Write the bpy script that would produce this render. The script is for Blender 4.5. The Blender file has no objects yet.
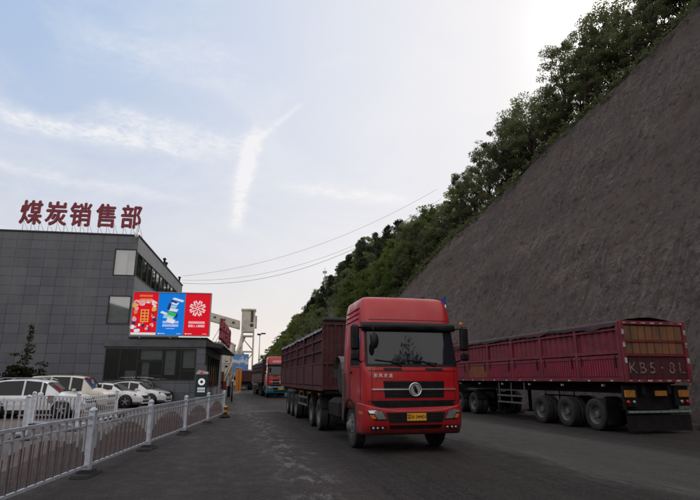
import bpy, math, random
from mathutils import Vector, Matrix, noise
random.seed(7)
sc = bpy.context.scene
COL = sc.collection
R = math.radians
H = 1.7                      # eye height
ROAD = R(13.3)               # the road runs 13.3 degrees to the left of the view
BLD = R(9.0)

# ------------------------------------------------------------------ camera
cd = bpy.data.cameras.new('camera'); cam = bpy.data.objects.new('camera', cd); COL.objects.link(cam)
cd.sensor_width = 36; cd.lens = 520/700*36; cd.shift_x = 1/700
cd.clip_start = .05; cd.clip_end = 5000
cam.location = (0, 0, H); cam.rotation_euler = (R(90)+math.atan(129/520), 0, 0)
sc.camera = cam
# ------------------------------------------------------------------ world and sun
SUN_AZ, SUN_EL = R(33), R(33)      # azimuth clockwise from +Y, behind the cut slope
w = bpy.data.worlds.new('World'); sc.world = w; w.use_nodes = True
N = w.node_tree.nodes; L = w.node_tree.links; N.clear()
def wn(t, **k):
    n = N.new(t)
    for a, b in k.items(): setattr(n, a, b)
    return n
def wm(op, a, b=None, c=None, clamp=False):
    n = N.new('ShaderNodeMath'); n.operation = op; n.use_clamp = clamp
    for i, v in enumerate((a, b, c)):
        if v is None: continue
        if isinstance(v, (int, float)): n.inputs[i].default_value = v
        else: L.new(v, n.inputs[i])
    return n.outputs[0]
def wv(op, a, b=None, s=None):
    n = N.new('ShaderNodeVectorMath'); n.operation = op
    for i, v in enumerate((a, b)):
        if v is None: continue
        if isinstance(v, (tuple, list, Vector)): n.inputs[i].default_value = tuple(v)
        else: L.new(v, n.inputs[i])
    if s is not None: n.inputs[3].default_value = s
    return n
sky = wn('ShaderNodeTexSky', sky_type='NISHITA', sun_disc=False, sun_elevation=SUN_EL, sun_rotation=SUN_AZ,
         altitude=900, air_density=1.0, dust_density=2.2, ozone_density=1.3)
tc = wn('ShaderNodeTexCoord'); dirn = wv('NORMALIZE', tc.outputs['Generated']).outputs[0]
def wnoise(vec, scale, detail=5, rough=.6, dist=0.0, stretch=None):
    if stretch is not None:
        vec = wv('MULTIPLY', vec, stretch).outputs[0]
    n = wn('ShaderNodeTexNoise'); L.new(vec, n.inputs['Vector'])
    n.inputs['Scale'].default_value = scale; n.inputs['Detail'].default_value = detail
    n.inputs['Roughness'].default_value = rough; n.inputs['Distortion'].default_value = dist
    return n.outputs['Fac']
warp = wnoise(dirn, 9, 6, .62)
fine = wnoise(dirn, 42, 6, .7, .4, (1, 1, 2.6))
def streak(a, b, width, amp, wob=.05, soft=.35):
    """a wisp of cirrus from direction a to direction b"""
    a = Vector(a).normalized(); b = Vector(b).normalized()
    n = a.cross(b).normalized(); m = (a+b).normalized(); t = n.cross(m).normalized(); hl = math.acos(max(-1, min(1, a.dot(b))))/2
    d = wm('ADD', wv('DOT_PRODUCT', dirn, n).outputs['Value'], wm('MULTIPLY', wm('SUBTRACT', warp, .5), wob))
    q = wm('DIVIDE', d, width); g = wm('POWER', 2.718, wm('MULTIPLY', wm('MULTIPLY', q, q), -1))
    s = wm('ABSOLUTE', wv('DOT_PRODUCT', dirn, t).outputs['Value'])
    e = wm('SUBTRACT', 1, wm('DIVIDE', wm('SUBTRACT', s, hl*(1-soft)), hl*soft*2, clamp=True), clamp=True)
    front = wm('GREATER_THAN', wv('DOT_PRODUCT', dirn, m).outputs['Value'], .2)
    return wm('MULTIPLY', wm('MULTIPLY', wm('MULTIPLY', g, e), front), amp)
parts = [streak((-.56,.73,.405), (-.29,.87,.40), .013, .85, .05), streak((-.42,.80,.43), (-.18,.89,.415), .02, .65, .07),
         streak((-.213,.936,.285), (-.182,.888,.43), .013, 1.25, .03), streak((-.20,.93,.36), (-.165,.88,.45), .012, .7, .04),
         streak((-.17,.885,.43), (-.09,.87,.49), .006, .45, .015), streak((-.11,.935,.355), (.13,.94,.325), .012, .7, .04),
         streak((-.60,.74,.33), (-.28,.90,.315), .009, .35, .05), streak((-.45,.75,.52), (-.18,.84,.56), .03, .25, .12)]
cl = parts[0]
for p in parts[1:]: cl = wm('ADD', cl, p)
cl = wm('MULTIPLY', cl, wm('ADD', .25, wm('MULTIPLY', wm('SUBTRACT', fine, .3, clamp=True), 3.0)))
veil = wm('MULTIPLY', wm('SUBTRACT', wnoise(dirn, 3.2, 8, .62, .6, (1, 1, 2.2)), .42, clamp=True), 1.6)
cl = wm('ADD', cl, veil)
cl = wm('MINIMUM', cl, 1.0)
# thin high haze: brighter towards the sun and warm near the horizon
sunv = Vector((math.sin(SUN_AZ)*math.cos(SUN_EL), math.cos(SUN_AZ)*math.cos(SUN_EL), math.sin(SUN_EL)))
sd = wv('DOT_PRODUCT', dirn, sunv).outputs['Value']
up = wv('DOT_PRODUCT', dirn, (0, 0, 1)).outputs['Value']
bg1 = wn('ShaderNodeBackground'); L.new(sky.outputs[0], bg1.inputs[0]); bg1.inputs[1].default_value = .06
bg2 = wn('ShaderNodeBackground'); bg2.inputs[0].default_value = (1.0, .975, .965, 1); bg2.inputs[1].default_value = .98
bg3 = wn('ShaderNodeBackground'); bg3.inputs[0].default_value = (.47, .635, .90, 1); bg3.inputs[1].default_value = 1.03
bg4 = wn('ShaderNodeBackground'); bg4.inputs[0].default_value = (1.0, .87, .735, 1); bg4.inputs[1].default_value = 1.0
mx0 = wn('ShaderNodeMixShader'); mx0.inputs[0].default_value = .78; L.new(bg1.outputs[0], mx0.inputs[1]); L.new(bg3.outputs[0], mx0.inputs[2])
mxh = wn('ShaderNodeMixShader'); L.new(mx0.outputs[0], mxh.inputs[1]); L.new(bg4.outputs[0], mxh.inputs[2])
hz = wm('POWER', wm('SUBTRACT', 1, wm('DIVIDE', wm('MAXIMUM', up, 0), .62), clamp=True), 1.6)
L.new(wm('MULTIPLY', hz, .95), mxh.inputs[0])
bg7 = wn('ShaderNodeBackground'); bg7.inputs[0].default_value = (1.0, .955, .94, 1); bg7.inputs[1].default_value = .97
mxs = wn('ShaderNodeMixShader'); L.new(mxh.outputs[0], mxs.inputs[1]); L.new(bg7.outputs[0], mxs.inputs[2])
L.new(wm('MULTIPLY', wm('POWER', wm('DIVIDE', wm('SUBTRACT', sd, .48, clamp=True), .52), 1.7), .92), mxs.inputs[0])
mx = wn('ShaderNodeMixShader'); L.new(mxs.outputs[0], mx.inputs[1]); L.new(bg2.outputs[0], mx.inputs[2]); L.new(wm('MULTIPLY', cl, .72), mx.inputs[0])
# added fill: a bright warm sheet in the unseen sky overhead and behind the viewer; an aureole surrounds the hidden sun
bg5 = wn('ShaderNodeBackground'); bg5.inputs[0].default_value = (1.0, .93, .86, 1); bg5.inputs[1].default_value = 1.35
opp = wm('ADD', wm('MULTIPLY', wv('DOT_PRODUCT', dirn, (0, -.62, .78)).outputs['Value'], 1.6), -.45, clamp=True)
mxo = wn('ShaderNodeMixShader'); L.new(mx.outputs[0], mxo.inputs[1]); L.new(bg5.outputs[0], mxo.inputs[2])
L.new(wm('MULTIPLY', opp, wm('ADD', .45, wm('MULTIPLY', wnoise(dirn, 4, 6), .8)), clamp=True), mxo.inputs[0])
bg6 = wn('ShaderNodeBackground'); bg6.inputs[0].default_value = (1.0, .94, .86, 1)
L.new(wm('MULTIPLY', wm('POWER', wm('MAXIMUM', sd, 0), 160), 1.0), bg6.inputs[1])
ads = wn('ShaderNodeAddShader'); L.new(mxo.outputs[0], ads.inputs[0]); L.new(bg6.outputs[0], ads.inputs[1])
wo = wn('ShaderNodeOutputWorld'); L.new(ads.outputs[0], wo.inputs[0])
sl = bpy.data.lights.new('sun', 'SUN'); sl.energy = 2.5; sl.angle = R(.55); sl.color = (1, .93, .84)
so = bpy.data.objects.new('sun', sl); COL.objects.link(so)
so.rotation_euler = (-sunv).to_track_quat('-Z', 'Y').to_euler()
sc.view_settings.view_transform = 'Standard'; sc.view_settings.look = 'None'
sc.view_settings.exposure = 0.0; sc.view_settings.gamma = 1; sc.view_settings.use_curve_mapping = False
sc.cycles.max_bounces = 6; sc.cycles.transparent_max_bounces = 12

# ------------------------------------------------------------------ helpers
def R2W(l, s, z=0.0):
    return Vector((l*math.cos(ROAD)-s*math.sin(ROAD), l*math.sin(ROAD)+s*math.cos(ROAD), z))
def link(o, parent=None):
    COL.objects.link(o)
    if parent is not None: o.parent = parent
    return o
def tag(o, label=None, cat=None, group=None, kind=None):
    if label: o['label'] = label
    if cat: o['category'] = cat
    if group: o['group'] = group
    if kind: o['kind'] = kind
    return o
def empty(name, loc=(0, 0, 0), rz=0.0, label=None, cat=None, group=None):
    o = bpy.data.objects.new(name, None); COL.objects.link(o); o.location = loc; o.rotation_euler = (0, 0, rz)
    o.empty_display_size = .2
    return tag(o, label, cat, group)
def copy_tree(o, parent=None):
    c = o.copy(); COL.objects.link(c); c.parent = parent
    for ch in list(o.children): copy_tree(ch, c)
    return c

class MB:
    def __init__(s): s.v = []; s.f = []; s.m = []; s.sm = []
    def add(s, vs, fs, m=0, smooth=False):
        b = len(s.v); s.v += [tuple(p) for p in vs]
        for f in fs: s.f.append(tuple(i+b for i in f)); s.m.append(m); s.sm.append(smooth)
    def box(s, x0, x1, y0, y1, z0, z1, m=0, rot=None, c=None):
        if x0 > x1: x0, x1 = x1, x0
        if y0 > y1: y0, y1 = y1, y0
        if z0 > z1: z0, z1 = z1, z0
        P = [Vector(p) for p in ((x0,y0,z0),(x1,y0,z0),(x1,y1,z0),(x0,y1,z0),(x0,y0,z1),(x1,y0,z1),(x1,y1,z1),(x0,y1,z1))]
        if rot is not None:
            cc = Vector(c) if c is not None else Vector(((x0+x1)/2, (y0+y1)/2, (z0+z1)/2))
            P = [rot @ (p-cc) + cc for p in P]
        s.add(P, [(0,3,2,1),(4,5,6,7),(0,1,5,4),(1,2,6,5),(2,3,7,6),(3,0,4,7)], m)
        return s
    def cbox(s, x0, x1, y0, y1, z0, z1, r=.02, m=0):
        """box with chamfered edges"""
        if x0 > x1: x0, x1 = x1, x0
        if y0 > y1: y0, y1 = y1, y0
        r = min(r, (x1-x0)/2.1, (y1-y0)/2.1, (z1-z0)/2.1)
        def ring(d, z): return [(x0+r+d if False else x0+d+r*0, 0, 0)]
        rings = []
        for z, d in ((z0, r), (z0+r, 0), (z1-r, 0), (z1, r)):
            a, b, c2, e = x0+d, x1-d, y0+d, y1-d; k = r*.9
            rings.append([(a+k,c2,z),(b-k,c2,z),(b,c2+k,z),(b,e-k,z),(b-k,e,z),(a+k,e,z),(a,e-k,z),(a,c2+k,z)])
        s.loft(rings, m, True, True, True)
        return s
    def loft(s, rings, m=0, closed=True, cap0=True, cap1=True, smooth=False):
        n = len(rings[0]); vs = [p for r in rings for p in r]; fs = []
        for i in range(len(rings)-1):
            for j in range(n if closed else n-1):
                k = (j+1) % n
                fs.append((i*n+j, i*n+k, (i+1)*n+k, (i+1)*n+j))
        if cap0: fs.append(tuple(range(n-1, -1, -1)))
        if cap1: fs.append(tuple((len(rings)-1)*n+j for j in range(n)))
        s.add(vs, fs, m, smooth); return s
    def tube(s, pts, r, n=8, m=0, smooth=True, caps=True):
        pts = [Vector(p) for p in pts]; rr = r if isinstance(r, (list, tuple)) else [r]*len(pts)
        rings = []; ref = None
        for i, p in enumerate(pts):
            t = (pts[min(i+1, len(pts)-1)]-pts[max(i-1, 0)]).normalized()
            if ref is None: ref = Vector((0,0,1)) if abs(t.z) < .9 else Vector((1,0,0))
            a = t.cross(ref).normalized(); b = t.cross(a).normalized(); ref = -b if False else ref
            rings.append([p + (a*math.cos(2*math.pi*k/n)+b*math.sin(2*math.pi*k/n))*rr[i] for k in range(n)])
        s.loft(rings, m, True, caps, caps, smooth); return s
    def lathe(s, prof, c=(0,0,0), axis='z', n=24, m=0, smooth=True, cap=True):
        rings = []
        for r, h in prof:
            ring = []
            for k in range(n):
                a = 2*math.pi*k/n; u, v2 = r*math.cos(a), r*math.sin(a)
                p = {'z': (u, v2, h), 'x': (h, u, v2), 'y': (u, h, v2)}[axis]
                ring.append((p[0]+c[0], p[1]+c[1], p[2]+c[2]))
            rings.append(ring)
        s.loft(rings, m, True, cap, cap, smooth); return s
    def quad(s, a, b, c, d, m=0): s.add([a, b, c, d], [(0,1,2,3)], m); return s
    def prism(s, poly, y0, y1, m=0, plane='xz'):
        f = {'xz': lambda p, t: (p[0], t, p[1]), 'yz': lambda p, t: (t, p[0], p[1]), 'xy': lambda p, t: (p[0], p[1], t)}[plane]
        s.loft([[f(p, y0) for p in poly], [f(p, y1) for p in poly]], m); return s
    def build(s, name, mats, parent=None, loc=None, rz=None):
        me = bpy.data.meshes.new(name); me.from_pydata(s.v, [], s.f)
        if not isinstance(mats, (list, tuple)): mats = [mats]
        for mt in mats: me.materials.append(mt)
        me.polygons.foreach_set('material_index', s.m); me.polygons.foreach_set('use_smooth', s.sm)
        me.update()
        o = bpy.data.objects.new(name, me); link(o, parent)
        if loc is not None: o.location = loc
        if rz is not None: o.rotation_euler = (0, 0, rz)
        return o

def text_obj(name, body, size, mat, parent, M, extrude=.01, offset=0.0, align='CENTER', bold=0.0):
    """real lettering as a mesh; M places the text plane (x right, y up, z out)"""
    c = bpy.data.curves.new('lettering', 'FONT'); c.body = body; c.size = size; c.extrude = extrude; c.offset = offset
    c.align_x = align; c.align_y = 'CENTER'; c.resolution_u = 3; c.space_line = 1.0
    t = bpy.data.objects.new('lettering', c); me = bpy.data.meshes.new_from_object(t)
    bpy.data.objects.remove(t); bpy.data.curves.remove(c)
    me.name = name
    if bold:                       # heavier strokes: the same glyph repeated a hair apart in one mesh
        V = [v.co.copy() for v in me.vertices]; F = [tuple(p.vertices) for p in me.polygons]; vv = []; ff = []
        for q, (dx, dy) in enumerate(((0,0),(bold,.3*bold),(-bold,-.3*bold),(.3*bold,bold*.8),(-.3*bold,-bold*.8))):
            b_ = len(vv); vv += [(v.x+dx, v.y+dy, v.z*(1+.02*q)) for v in V]; ff += [tuple(i+b_ for i in f) for f in F]
        me = bpy.data.meshes.new(name); me.from_pydata(vv, [], ff)
    for p in me.polygons: p.material_index = 0
    me.materials.clear(); me.materials.append(mat); me.transform(M)
    o = bpy.data.objects.new(name, me); return link(o, parent)
def XZ(loc, flip=False):   # upright text facing -y
    return Matrix.Translation(loc) @ Matrix.Rotation(R(90), 4, 'X')
def YZ(loc):               # upright text facing +x
    return Matrix.Translation(loc) @ Matrix.Rotation(R(90), 4, 'Z') @ Matrix.Rotation(R(90), 4, 'X')

# ------------------------------------------------------------------ materials
class Mat:
    def __init__(s, name, base=(.5,.5,.5), rough=.6, metal=0.0, spec=.5, coat=0.0):
        s.mat = bpy.data.materials.new(name); s.mat.use_nodes = True; s.nt = s.mat.node_tree
        s.b = s.nt.nodes['Principled BSDF']; s.out = s.nt.nodes['Material Output']
        s.b.inputs['Base Color'].default_value = (*base, 1); s.b.inputs['Roughness'].default_value = rough
        s.b.inputs['Metallic'].default_value = metal; s.b.inputs['Specular IOR Level'].default_value = spec
        s.b.inputs['Coat Weight'].default_value = coat; s.b.inputs['Coat Roughness'].default_value = .08
        s.base = base; s.tc = s.nt.nodes.new('ShaderNodeTexCoord'); s.obj = s.tc.outputs['Object']; s.h = None
        s.col = None
    def node(s, t, **k):
        n = s.nt.nodes.new(t)
        for a, b in k.items(): setattr(n, a, b)
        return n
    def lk(s, a, b): s.nt.links.new(a, b)
    def noise(s, scale, detail=4, rough=.6, stretch=None, dist=0.0, vec=None):
        v = vec or s.obj
        if stretch:
            mp = s.node('ShaderNodeMapping'); mp.inputs['Scale'].default_value = stretch; s.lk(v, mp.inputs[0]); v = mp.outputs[0]
        n = s.node('ShaderNodeTexNoise'); s.lk(v, n.inputs['Vector']); n.inputs['Scale'].default_value = scale
        n.inputs['Detail'].default_value = detail; n.inputs['Roughness'].default_value = rough; n.inputs['Distortion'].default_value = dist
        return n.outputs['Fac']
    def ramp(s, fac, a, b, lo=0.0, hi=1.0):
        n = s.node('ShaderNodeMapRange'); s.lk(fac, n.inputs[0])
        n.inputs[1].default_value = a; n.inputs[2].default_value = b; n.inputs[3].default_value = lo; n.inputs[4].default_value = hi
        return n.outputs[0]
    def math(s, op, a, b=None, clamp=False):
        n = s.node('ShaderNodeMath'); n.operation = op; n.use_clamp = clamp
        for i, v in enumerate((a, b)):
            if v is None: continue
            if isinstance(v, (int, float)): n.inputs[i].default_value = v
            else: s.lk(v, n.inputs[i])
        return n.outputs[0]
    def mix(s, fac, c1, c2):
        n = s.node('ShaderNodeMix', data_type='RGBA'); s.lk(fac, n.inputs[0])
        for i, c in ((6, c1), (7, c2)):
            if isinstance(c, (tuple, list)): n.inputs[i].default_value = (*c, 1)
            else: s.lk(c, n.inputs[i])
        return n.outputs[2]
    def vary(s, fac, a, b, c2):
        """mix colour c2 over what is there where fac ramps a..b"""
        cur = s.col if s.col is not None else s.base
        s.col = s.mix(s.ramp(fac, a, b), cur, c2); s.lk(s.col, s.b.inputs['Base Color']); return s
    def rough(s, fac, a, b, lo, hi): s.lk(s.ramp(fac, a, b, lo, hi), s.b.inputs['Roughness']); return s
    def bump(s, fac, strength=.3, dist=.02):
        n = s.node('ShaderNodeBump'); n.inputs['Strength'].default_value = strength; n.inputs['Distance'].default_value = dist
        s.lk(fac, n.inputs['Height'])
        if s.h is not None: s.lk(s.h, n.inputs['Normal'])
        s.h = n.outputs[0]; s.lk(s.h, s.b.inputs['Normal']); return s
    def sep(s, v=None):
        n = s.node('ShaderNodeSeparateXYZ'); s.lk(v or s.obj, n.inputs[0]); return n.outputs

def simple(name, base, rough=.6, metal=0.0, spec=.5, coat=0.0, dirt=None, scale=3.0, amt=(.45,.75), bump=0.0):
    m = Mat(name, base, rough, metal, spec, coat)
    if dirt:
        n = m.noise(scale, 6, .65); m.vary(n, amt[0], amt[1], dirt)
        m.rough(n, .3, .7, max(.05, rough-.1), min(1, rough+.15))
    if bump: m.bump(m.noise(60, 3), bump, .004)
    return m.mat
M = {}
# vehicle paints: dust streaks and grime of their own shape
def paint(name, base, dust, rough=.34, coat=.4, low=None, amt=(.5,.85)):
    m = Mat(name, base, rough, 0, .5, coat)
    n = m.noise(1.7, 7, .68, (1, 1, .55)); m.vary(n, amt[0], amt[1], dust)
    st = m.noise(9, 5, .7, (1, 1, .12)); m.vary(st, .58, .9, dust)
    m.rough(n, .35, .7, rough, rough+.3)
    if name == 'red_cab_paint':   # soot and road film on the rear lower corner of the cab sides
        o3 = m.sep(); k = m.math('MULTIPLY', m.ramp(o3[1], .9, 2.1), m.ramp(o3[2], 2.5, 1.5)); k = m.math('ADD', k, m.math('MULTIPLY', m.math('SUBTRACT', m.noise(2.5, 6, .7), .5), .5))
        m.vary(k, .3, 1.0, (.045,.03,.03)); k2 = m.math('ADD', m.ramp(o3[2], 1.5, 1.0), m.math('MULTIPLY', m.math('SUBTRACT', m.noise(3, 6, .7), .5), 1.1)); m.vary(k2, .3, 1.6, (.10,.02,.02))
    if low:  # road dirt thrown up on the lower body
        z = m.sep()[2]
        k = m.math('ADD', m.ramp(z, low[0], low[1], 1, 0), m.math('MULTIPLY', m.math('SUBTRACT', m.noise(3, 5), .5), .7))
        m.vary(k, .35, .95, low[2])
    return m.mat
M['red'] = paint('red_cab_paint', (.43,.006,.012), (.24,.02,.022), .26, .3, amt=(.56,1.05))
M['redside'] = M['red']
M['bumper_red'] = paint('red_bumper_paint', (.35,.006,.011), (.16,.02,.02), .34, .25, low=(.42, .80, (.085,.022,.022)), amt=(.5,.95))
M['black'] = simple('black_plastic', (.007,.007,.008), .45, 0, .28, dirt=(.02,.018,.018))
M['dark'] = simple('dark_chassis', (.009,.008,.009), .75, 0, .25, dirt=(.022,.019,.018), scale=5)
M['rubber'] = simple('tyre_rubber', (.016,.016,.017), .8, dirt=(.048,.043,.04), scale=5, bump=.3)
M['rim'] = simple('dusty_steel_rim', (.15,.145,.145), .6, .3, dirt=(.07,.062,.058), scale=8)
M['chrome'] = simple('chrome', (.78,.79,.81), .28, .85)
M['white'] = simple('white_paint', (.8,.8,.8), .5)
M['glassdark'] = simple('tinted_windscreen', (.008,.011,.017), .03, 0, .55, 0)
M['lens'] = simple('headlamp_lens', (.42,.43,.45), .10, .7, .5, .8)
M['amber'] = simple('amber_lens', (.65,.16,.01), .2, 0, .5, .5)
M['redlens'] = simple('red_lens', (.5,.01,.01), .2, 0, .5, .5)
M['yellow'] = simple('yellow_plate', (.78,.36,.02), .45)
M['ink'] = simple('black_ink', (.02,.015,.015), .6)
def bedpaint(name, base, c2, c3):
    m = Mat(name, base, .62, 0, .4)
    m.vary(m.noise(1.1, 6, .65), .42, .72, c2); m.vary(m.noise(7, 6, .72, (1, 1, .25)), .52, .82, c3)
    m.bump(m.noise(14, 4), .25, .01); m.bump(m.noise(1.6, 3, .5), .7, .09); m.vary(m.noise(2.3, 8, .78), .60, .68, (.07,.035,.022)); return m.mat
M['maroon'] = bedpaint('maroon_bed_paint', (.072,.015,.020), (.05,.016,.019), (.05,.032,.031))
M['crimson'] = bedpaint('crimson_bed_paint', (.20,.024,.038), (.125,.022,.031), (.11,.055,.052))
M['crimson2'] = bedpaint('bright_crimson_panel_paint', (.27,.018,.05), (.15,.022,.04), (.13,.058,.056))
M['rustpanel'] = bedpaint('rusty_panel_paint', (.26,.075,.04), (.18,.05,.035), (.13,.065,.05))
M['tarp'] = simple('dark_tarpaulin', (.022,.022,.024), .75, dirt=(.06,.058,.06), scale=2.5, bump=.3)
M['greytarp'] = simple('grey_tarpaulin', (.30,.29,.30), .8, dirt=(.14,.13,.13), scale=2)
M['bluetarp'] = simple('blue_tarpaulin', (.03,.13,.19), .75, dirt=(.06,.09,.1), scale=3)
m = Mat('weathered_planks', (.23,.10,.045), .8); m.vary(m.noise(2, 5, .6, (1,1,.3)), .4, .65, (.11,.06,.04)); m.vary(m.noise(30, 4, .6, (1,1,.06)), .5, .8, (.08,.05,.035)); M['wood'] = m.mat
M['cyan'] = simple('cyan_paint', (.03,.26,.36), .4, dirt=(.06,.15,.18), scale=4)
M['blue'] = simple('blue_plastic', (.02,.06,.3), .5)
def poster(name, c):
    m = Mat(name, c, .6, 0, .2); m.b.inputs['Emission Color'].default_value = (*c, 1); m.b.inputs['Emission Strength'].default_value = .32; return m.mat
# building
def tiles(name, swiz):
    m = Mat(name, (.075,.08,.098), .42, 0, .45)
    s_ = m.sep(); cb = m.node('ShaderNodeCombineXYZ'); m.lk(s_[swiz], cb.inputs[0]); m.lk(s_[2], cb.inputs[1])
    br = m.node('ShaderNodeTexBrick'); m.lk(cb.outputs[0], br.inputs['Vector']); br.offset = 0; br.squash = 1
    br.inputs['Scale'].default_value = 1; br.inputs['Brick Width'].default_value = 1.02; br.inputs['Row Height'].default_value = .70
    br.inputs['Mortar Size'].default_value = .022; br.inputs['Mortar Smooth'].default_value = .2; br.inputs['Bias'].default_value = 0
    br.inputs['Color1'].default_value = (.080,.088,.108,1); br.inputs['Color2'].default_value = (.112,.120,.142,1); br.inputs['Mortar'].default_value = (.040,.043,.054,1)
    m.col = br.outputs['Color']; m.vary(m.noise(.6, 6, .65, (1,1,.35)), .45, .8, (.135,.138,.15)); m.vary(m.noise(7, 5, .7, (1,1,.08)), .56, .85, (.05,.052,.062))
    m.bump(m.ramp(br.outputs['Fac'], 0, 1, 1, 0), .6, .02); return m.mat
M['tileF'] = tiles('dark_wall_tiles_front', 0); M['tileS'] = tiles('dark_wall_tiles_side', 1)
M['trimdark'] = simple('dark_metal_trim', (.022,.023,.028), .45, .3, dirt=(.04,.04,.045))
M['band'] = simple('grey_band_cladding', (.085,.088,.10), .5, dirt=(.05,.052,.06), scale=1.5)
M['interior'] = simple('dim_interior', (.06,.06,.062), .9, dirt=(.16,.15,.14), scale=.9)
M['curtain'] = simple('pale_curtain', (.62,.63,.62), .9, dirt=(.45,.46,.46), scale=2)
def glass(name, tint, refl=.35):
    m = bpy.data.materials.new(name); m.use_nodes = True; nt = m.node_tree; nt.nodes.clear()
    t = nt.nodes.new('ShaderNodeBsdfTransparent'); t.inputs[0].default_value = (*tint, 1)
    g = nt.nodes.new('ShaderNodeBsdfGlossy'); g.inputs['Roughness'].default_value = .03; g.inputs[0].default_value = (.9,.92,.95,1)
    f = nt.nodes.new('ShaderNodeFresnel'); f.inputs[0].default_value = 1.5
    a = nt.nodes.new('ShaderNodeMath'); a.operation = 'MULTIPLY_ADD'; a.inputs[1].default_value = 1.0; a.inputs[2].default_value = refl; a.use_clamp = True
    x = nt.nodes.new('ShaderNodeMixShader'); o = nt.nodes.new('ShaderNodeOutputMaterial')
    nt.links.new(f.outputs[0], a.inputs[0]); nt.links.new(a.outputs[0], x.inputs[0])
    nt.links.new(t.outputs[0], x.inputs[1]); nt.links.new(g.outputs[0], x.inputs[2]); nt.links.new(x.outputs[0], o.inputs[0]); return m
M['glass'] = glass('window_glass', (.75,.78,.8), .22); M['glass_dk'] = glass('dark_window_glass', (.55,.57,.6), .16)
M['cab_glass'] = glass('cab_window_glass', (.28,.32,.38), .05)
M['signred'] = simple('red_sign_letter_face', (.22,.012,.03), .5, dirt=(.15,.012,.025), scale=6)
M['galv'] = simple('galvanised_steel', (.35,.36,.38), .5, .5)
M['postred'] = poster('poster_red', (.80,.003,.02)); M['postblue'] = poster('poster_blue', (.0,.22,.85))
M['postpink'] = poster('poster_pink', (.80,.40,.42)); M['gold'] = poster('poster_gold', (.80,.46,.08))
M['skin_o'] = poster('poster_orange', (.75,.26,.05)); M['navy'] = poster('poster_navy', (.02,.03,.16))
M['pwhite'] = poster('poster_white', (.85,.86,.88)); M['pcyan'] = poster('poster_pale_cyan', (.35,.70,.85)); M['pgreen'] = poster('poster_green', (.05,.55,.10))
# fence
m = Mat('white_fence_paint', (.50,.54,.62), .45); m.vary(m.noise(5, 6, .7), .45, .75, (.30,.32,.36)); M['fence'] = m.mat
M['fencebar'] = simple('dusty_fence_bar_paint', (.34,.35,.39), .5, dirt=(.20,.20,.21), scale=7)
M['archred'] = simple('faded_red_bar_paint', (.15,.10,.10), .7, dirt=(.075,.055,.055), scale=6)
M['base'] = simple('black_rubber_base', (.015,.015,.016), .8, dirt=(.04,.036,.034), scale=9)
# cars
M['cwhite'] = simple('white_car_paint', (.72,.74,.78), .2, 0, .5, .7, dirt=(.55,.56,.58), scale=1.5)
M['ccream'] = simple('cream_car_paint', (.60,.57,.50), .35, 0, .5, .5, dirt=(.45,.43,.38), scale=1.5)
M['cblack'] = simple('black_car_paint', (.02,.022,.03), .15, 0, .5, .8)
M['carglass'] = simple('car_window_glass', (.008,.009,.012), .05, 0, .35, .0)
# vegetation
def leafmat(name, a, b, tr=.45):
    m = bpy.data.materials.new(name); m.use_nodes = True; nt = m.node_tree; nt.nodes.clear()
    tcn = nt.nodes.new('ShaderNodeTexCoord'); nz = nt.nodes.new('ShaderNodeTexNoise'); nz.inputs['Scale'].default_value = .9; nz.inputs['Detail'].default_value = 4
    nt.links.new(tcn.outputs['Object'], nz.inputs['Vector'])
    oi = nt.nodes.new('ShaderNodeObjectInfo')
    mr = nt.nodes.new('ShaderNodeMapRange'); nt.links.new(nz.outputs['Fac'], mr.inputs[0]); mr.inputs[1].default_value = .35; mr.inputs[2].default_value = .65
    mxn = nt.nodes.new('ShaderNodeMix'); mxn.data_type = 'RGBA'; nt.links.new(mr.outputs[0], mxn.inputs[0]); mxn.inputs[6].default_value = (*a, 1); mxn.inputs[7].default_value = (*b, 1)
    hs = nt.nodes.new('ShaderNodeHueSaturation'); nt.links.new(mxn.outputs[2], hs.inputs['Color'])
    mv = nt.nodes.new('ShaderNodeMapRange'); nt.links.new(oi.outputs['Random'], mv.inputs[0]); mv.inputs[3].default_value = .65; mv.inputs[4].default_value = 1.35; nt.links.new(mv.outputs[0], hs.inputs['Value'])
    d = nt.nodes.new('ShaderNodeBsdfDiffuse'); t = nt.nodes.new('ShaderNodeBsdfTranslucent'); x = nt.nodes.new('ShaderNodeMixShader'); x.inputs[0].default_value = tr
    o = nt.nodes.new('ShaderNodeOutputMaterial')
    nt.links.new(hs.outputs[0], d.inputs[0]); nt.links.new(hs.outputs[0], t.inputs[0]); nt.links.new(d.outputs[0], x.inputs[1]); nt.links.new(t.outputs[0], x.inputs[2]); nt.links.new(x.outputs[0], o.inputs[0]); return m
M['leaf'] = leafmat('cliff_top_leaves', (.10,.12,.055), (.18,.20,.10))
M['leaf2'] = leafmat('fresh_green_leaves', (.085,.12,.035), (.15,.19,.06))
M['leaf3'] = leafmat('dark_pine_needles', (.032,.045,.026), (.06,.072,.044), .2)
M['leaf4'] = leafmat('yellow_green_leaves', (.20,.22,.03), (.13,.16,.03))
M['leaf5'] = leafmat('dark_shrub_leaves', (.016,.024,.012), (.045,.045,.022), .2)
M['bark'] = simple('bark', (.06,.045,.035), .9, dirt=(.03,.024,.02), scale=6)

# ------------------------------------------------------------------ ground, road, paving
m = Mat('dusty_ground', (.055,.05,.048), .95); m.vary(m.noise(.25, 8, .65), .4, .7, (.085,.078,.072)); m.bump(m.noise(9, 6), .5, .03)
g = MB(); g.quad((-900,-300,0), (900,-300,0), (900,1500,0), (-900,1500,0)); o = g.build('ground', m.mat); o['kind'] = 'structure'

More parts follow.
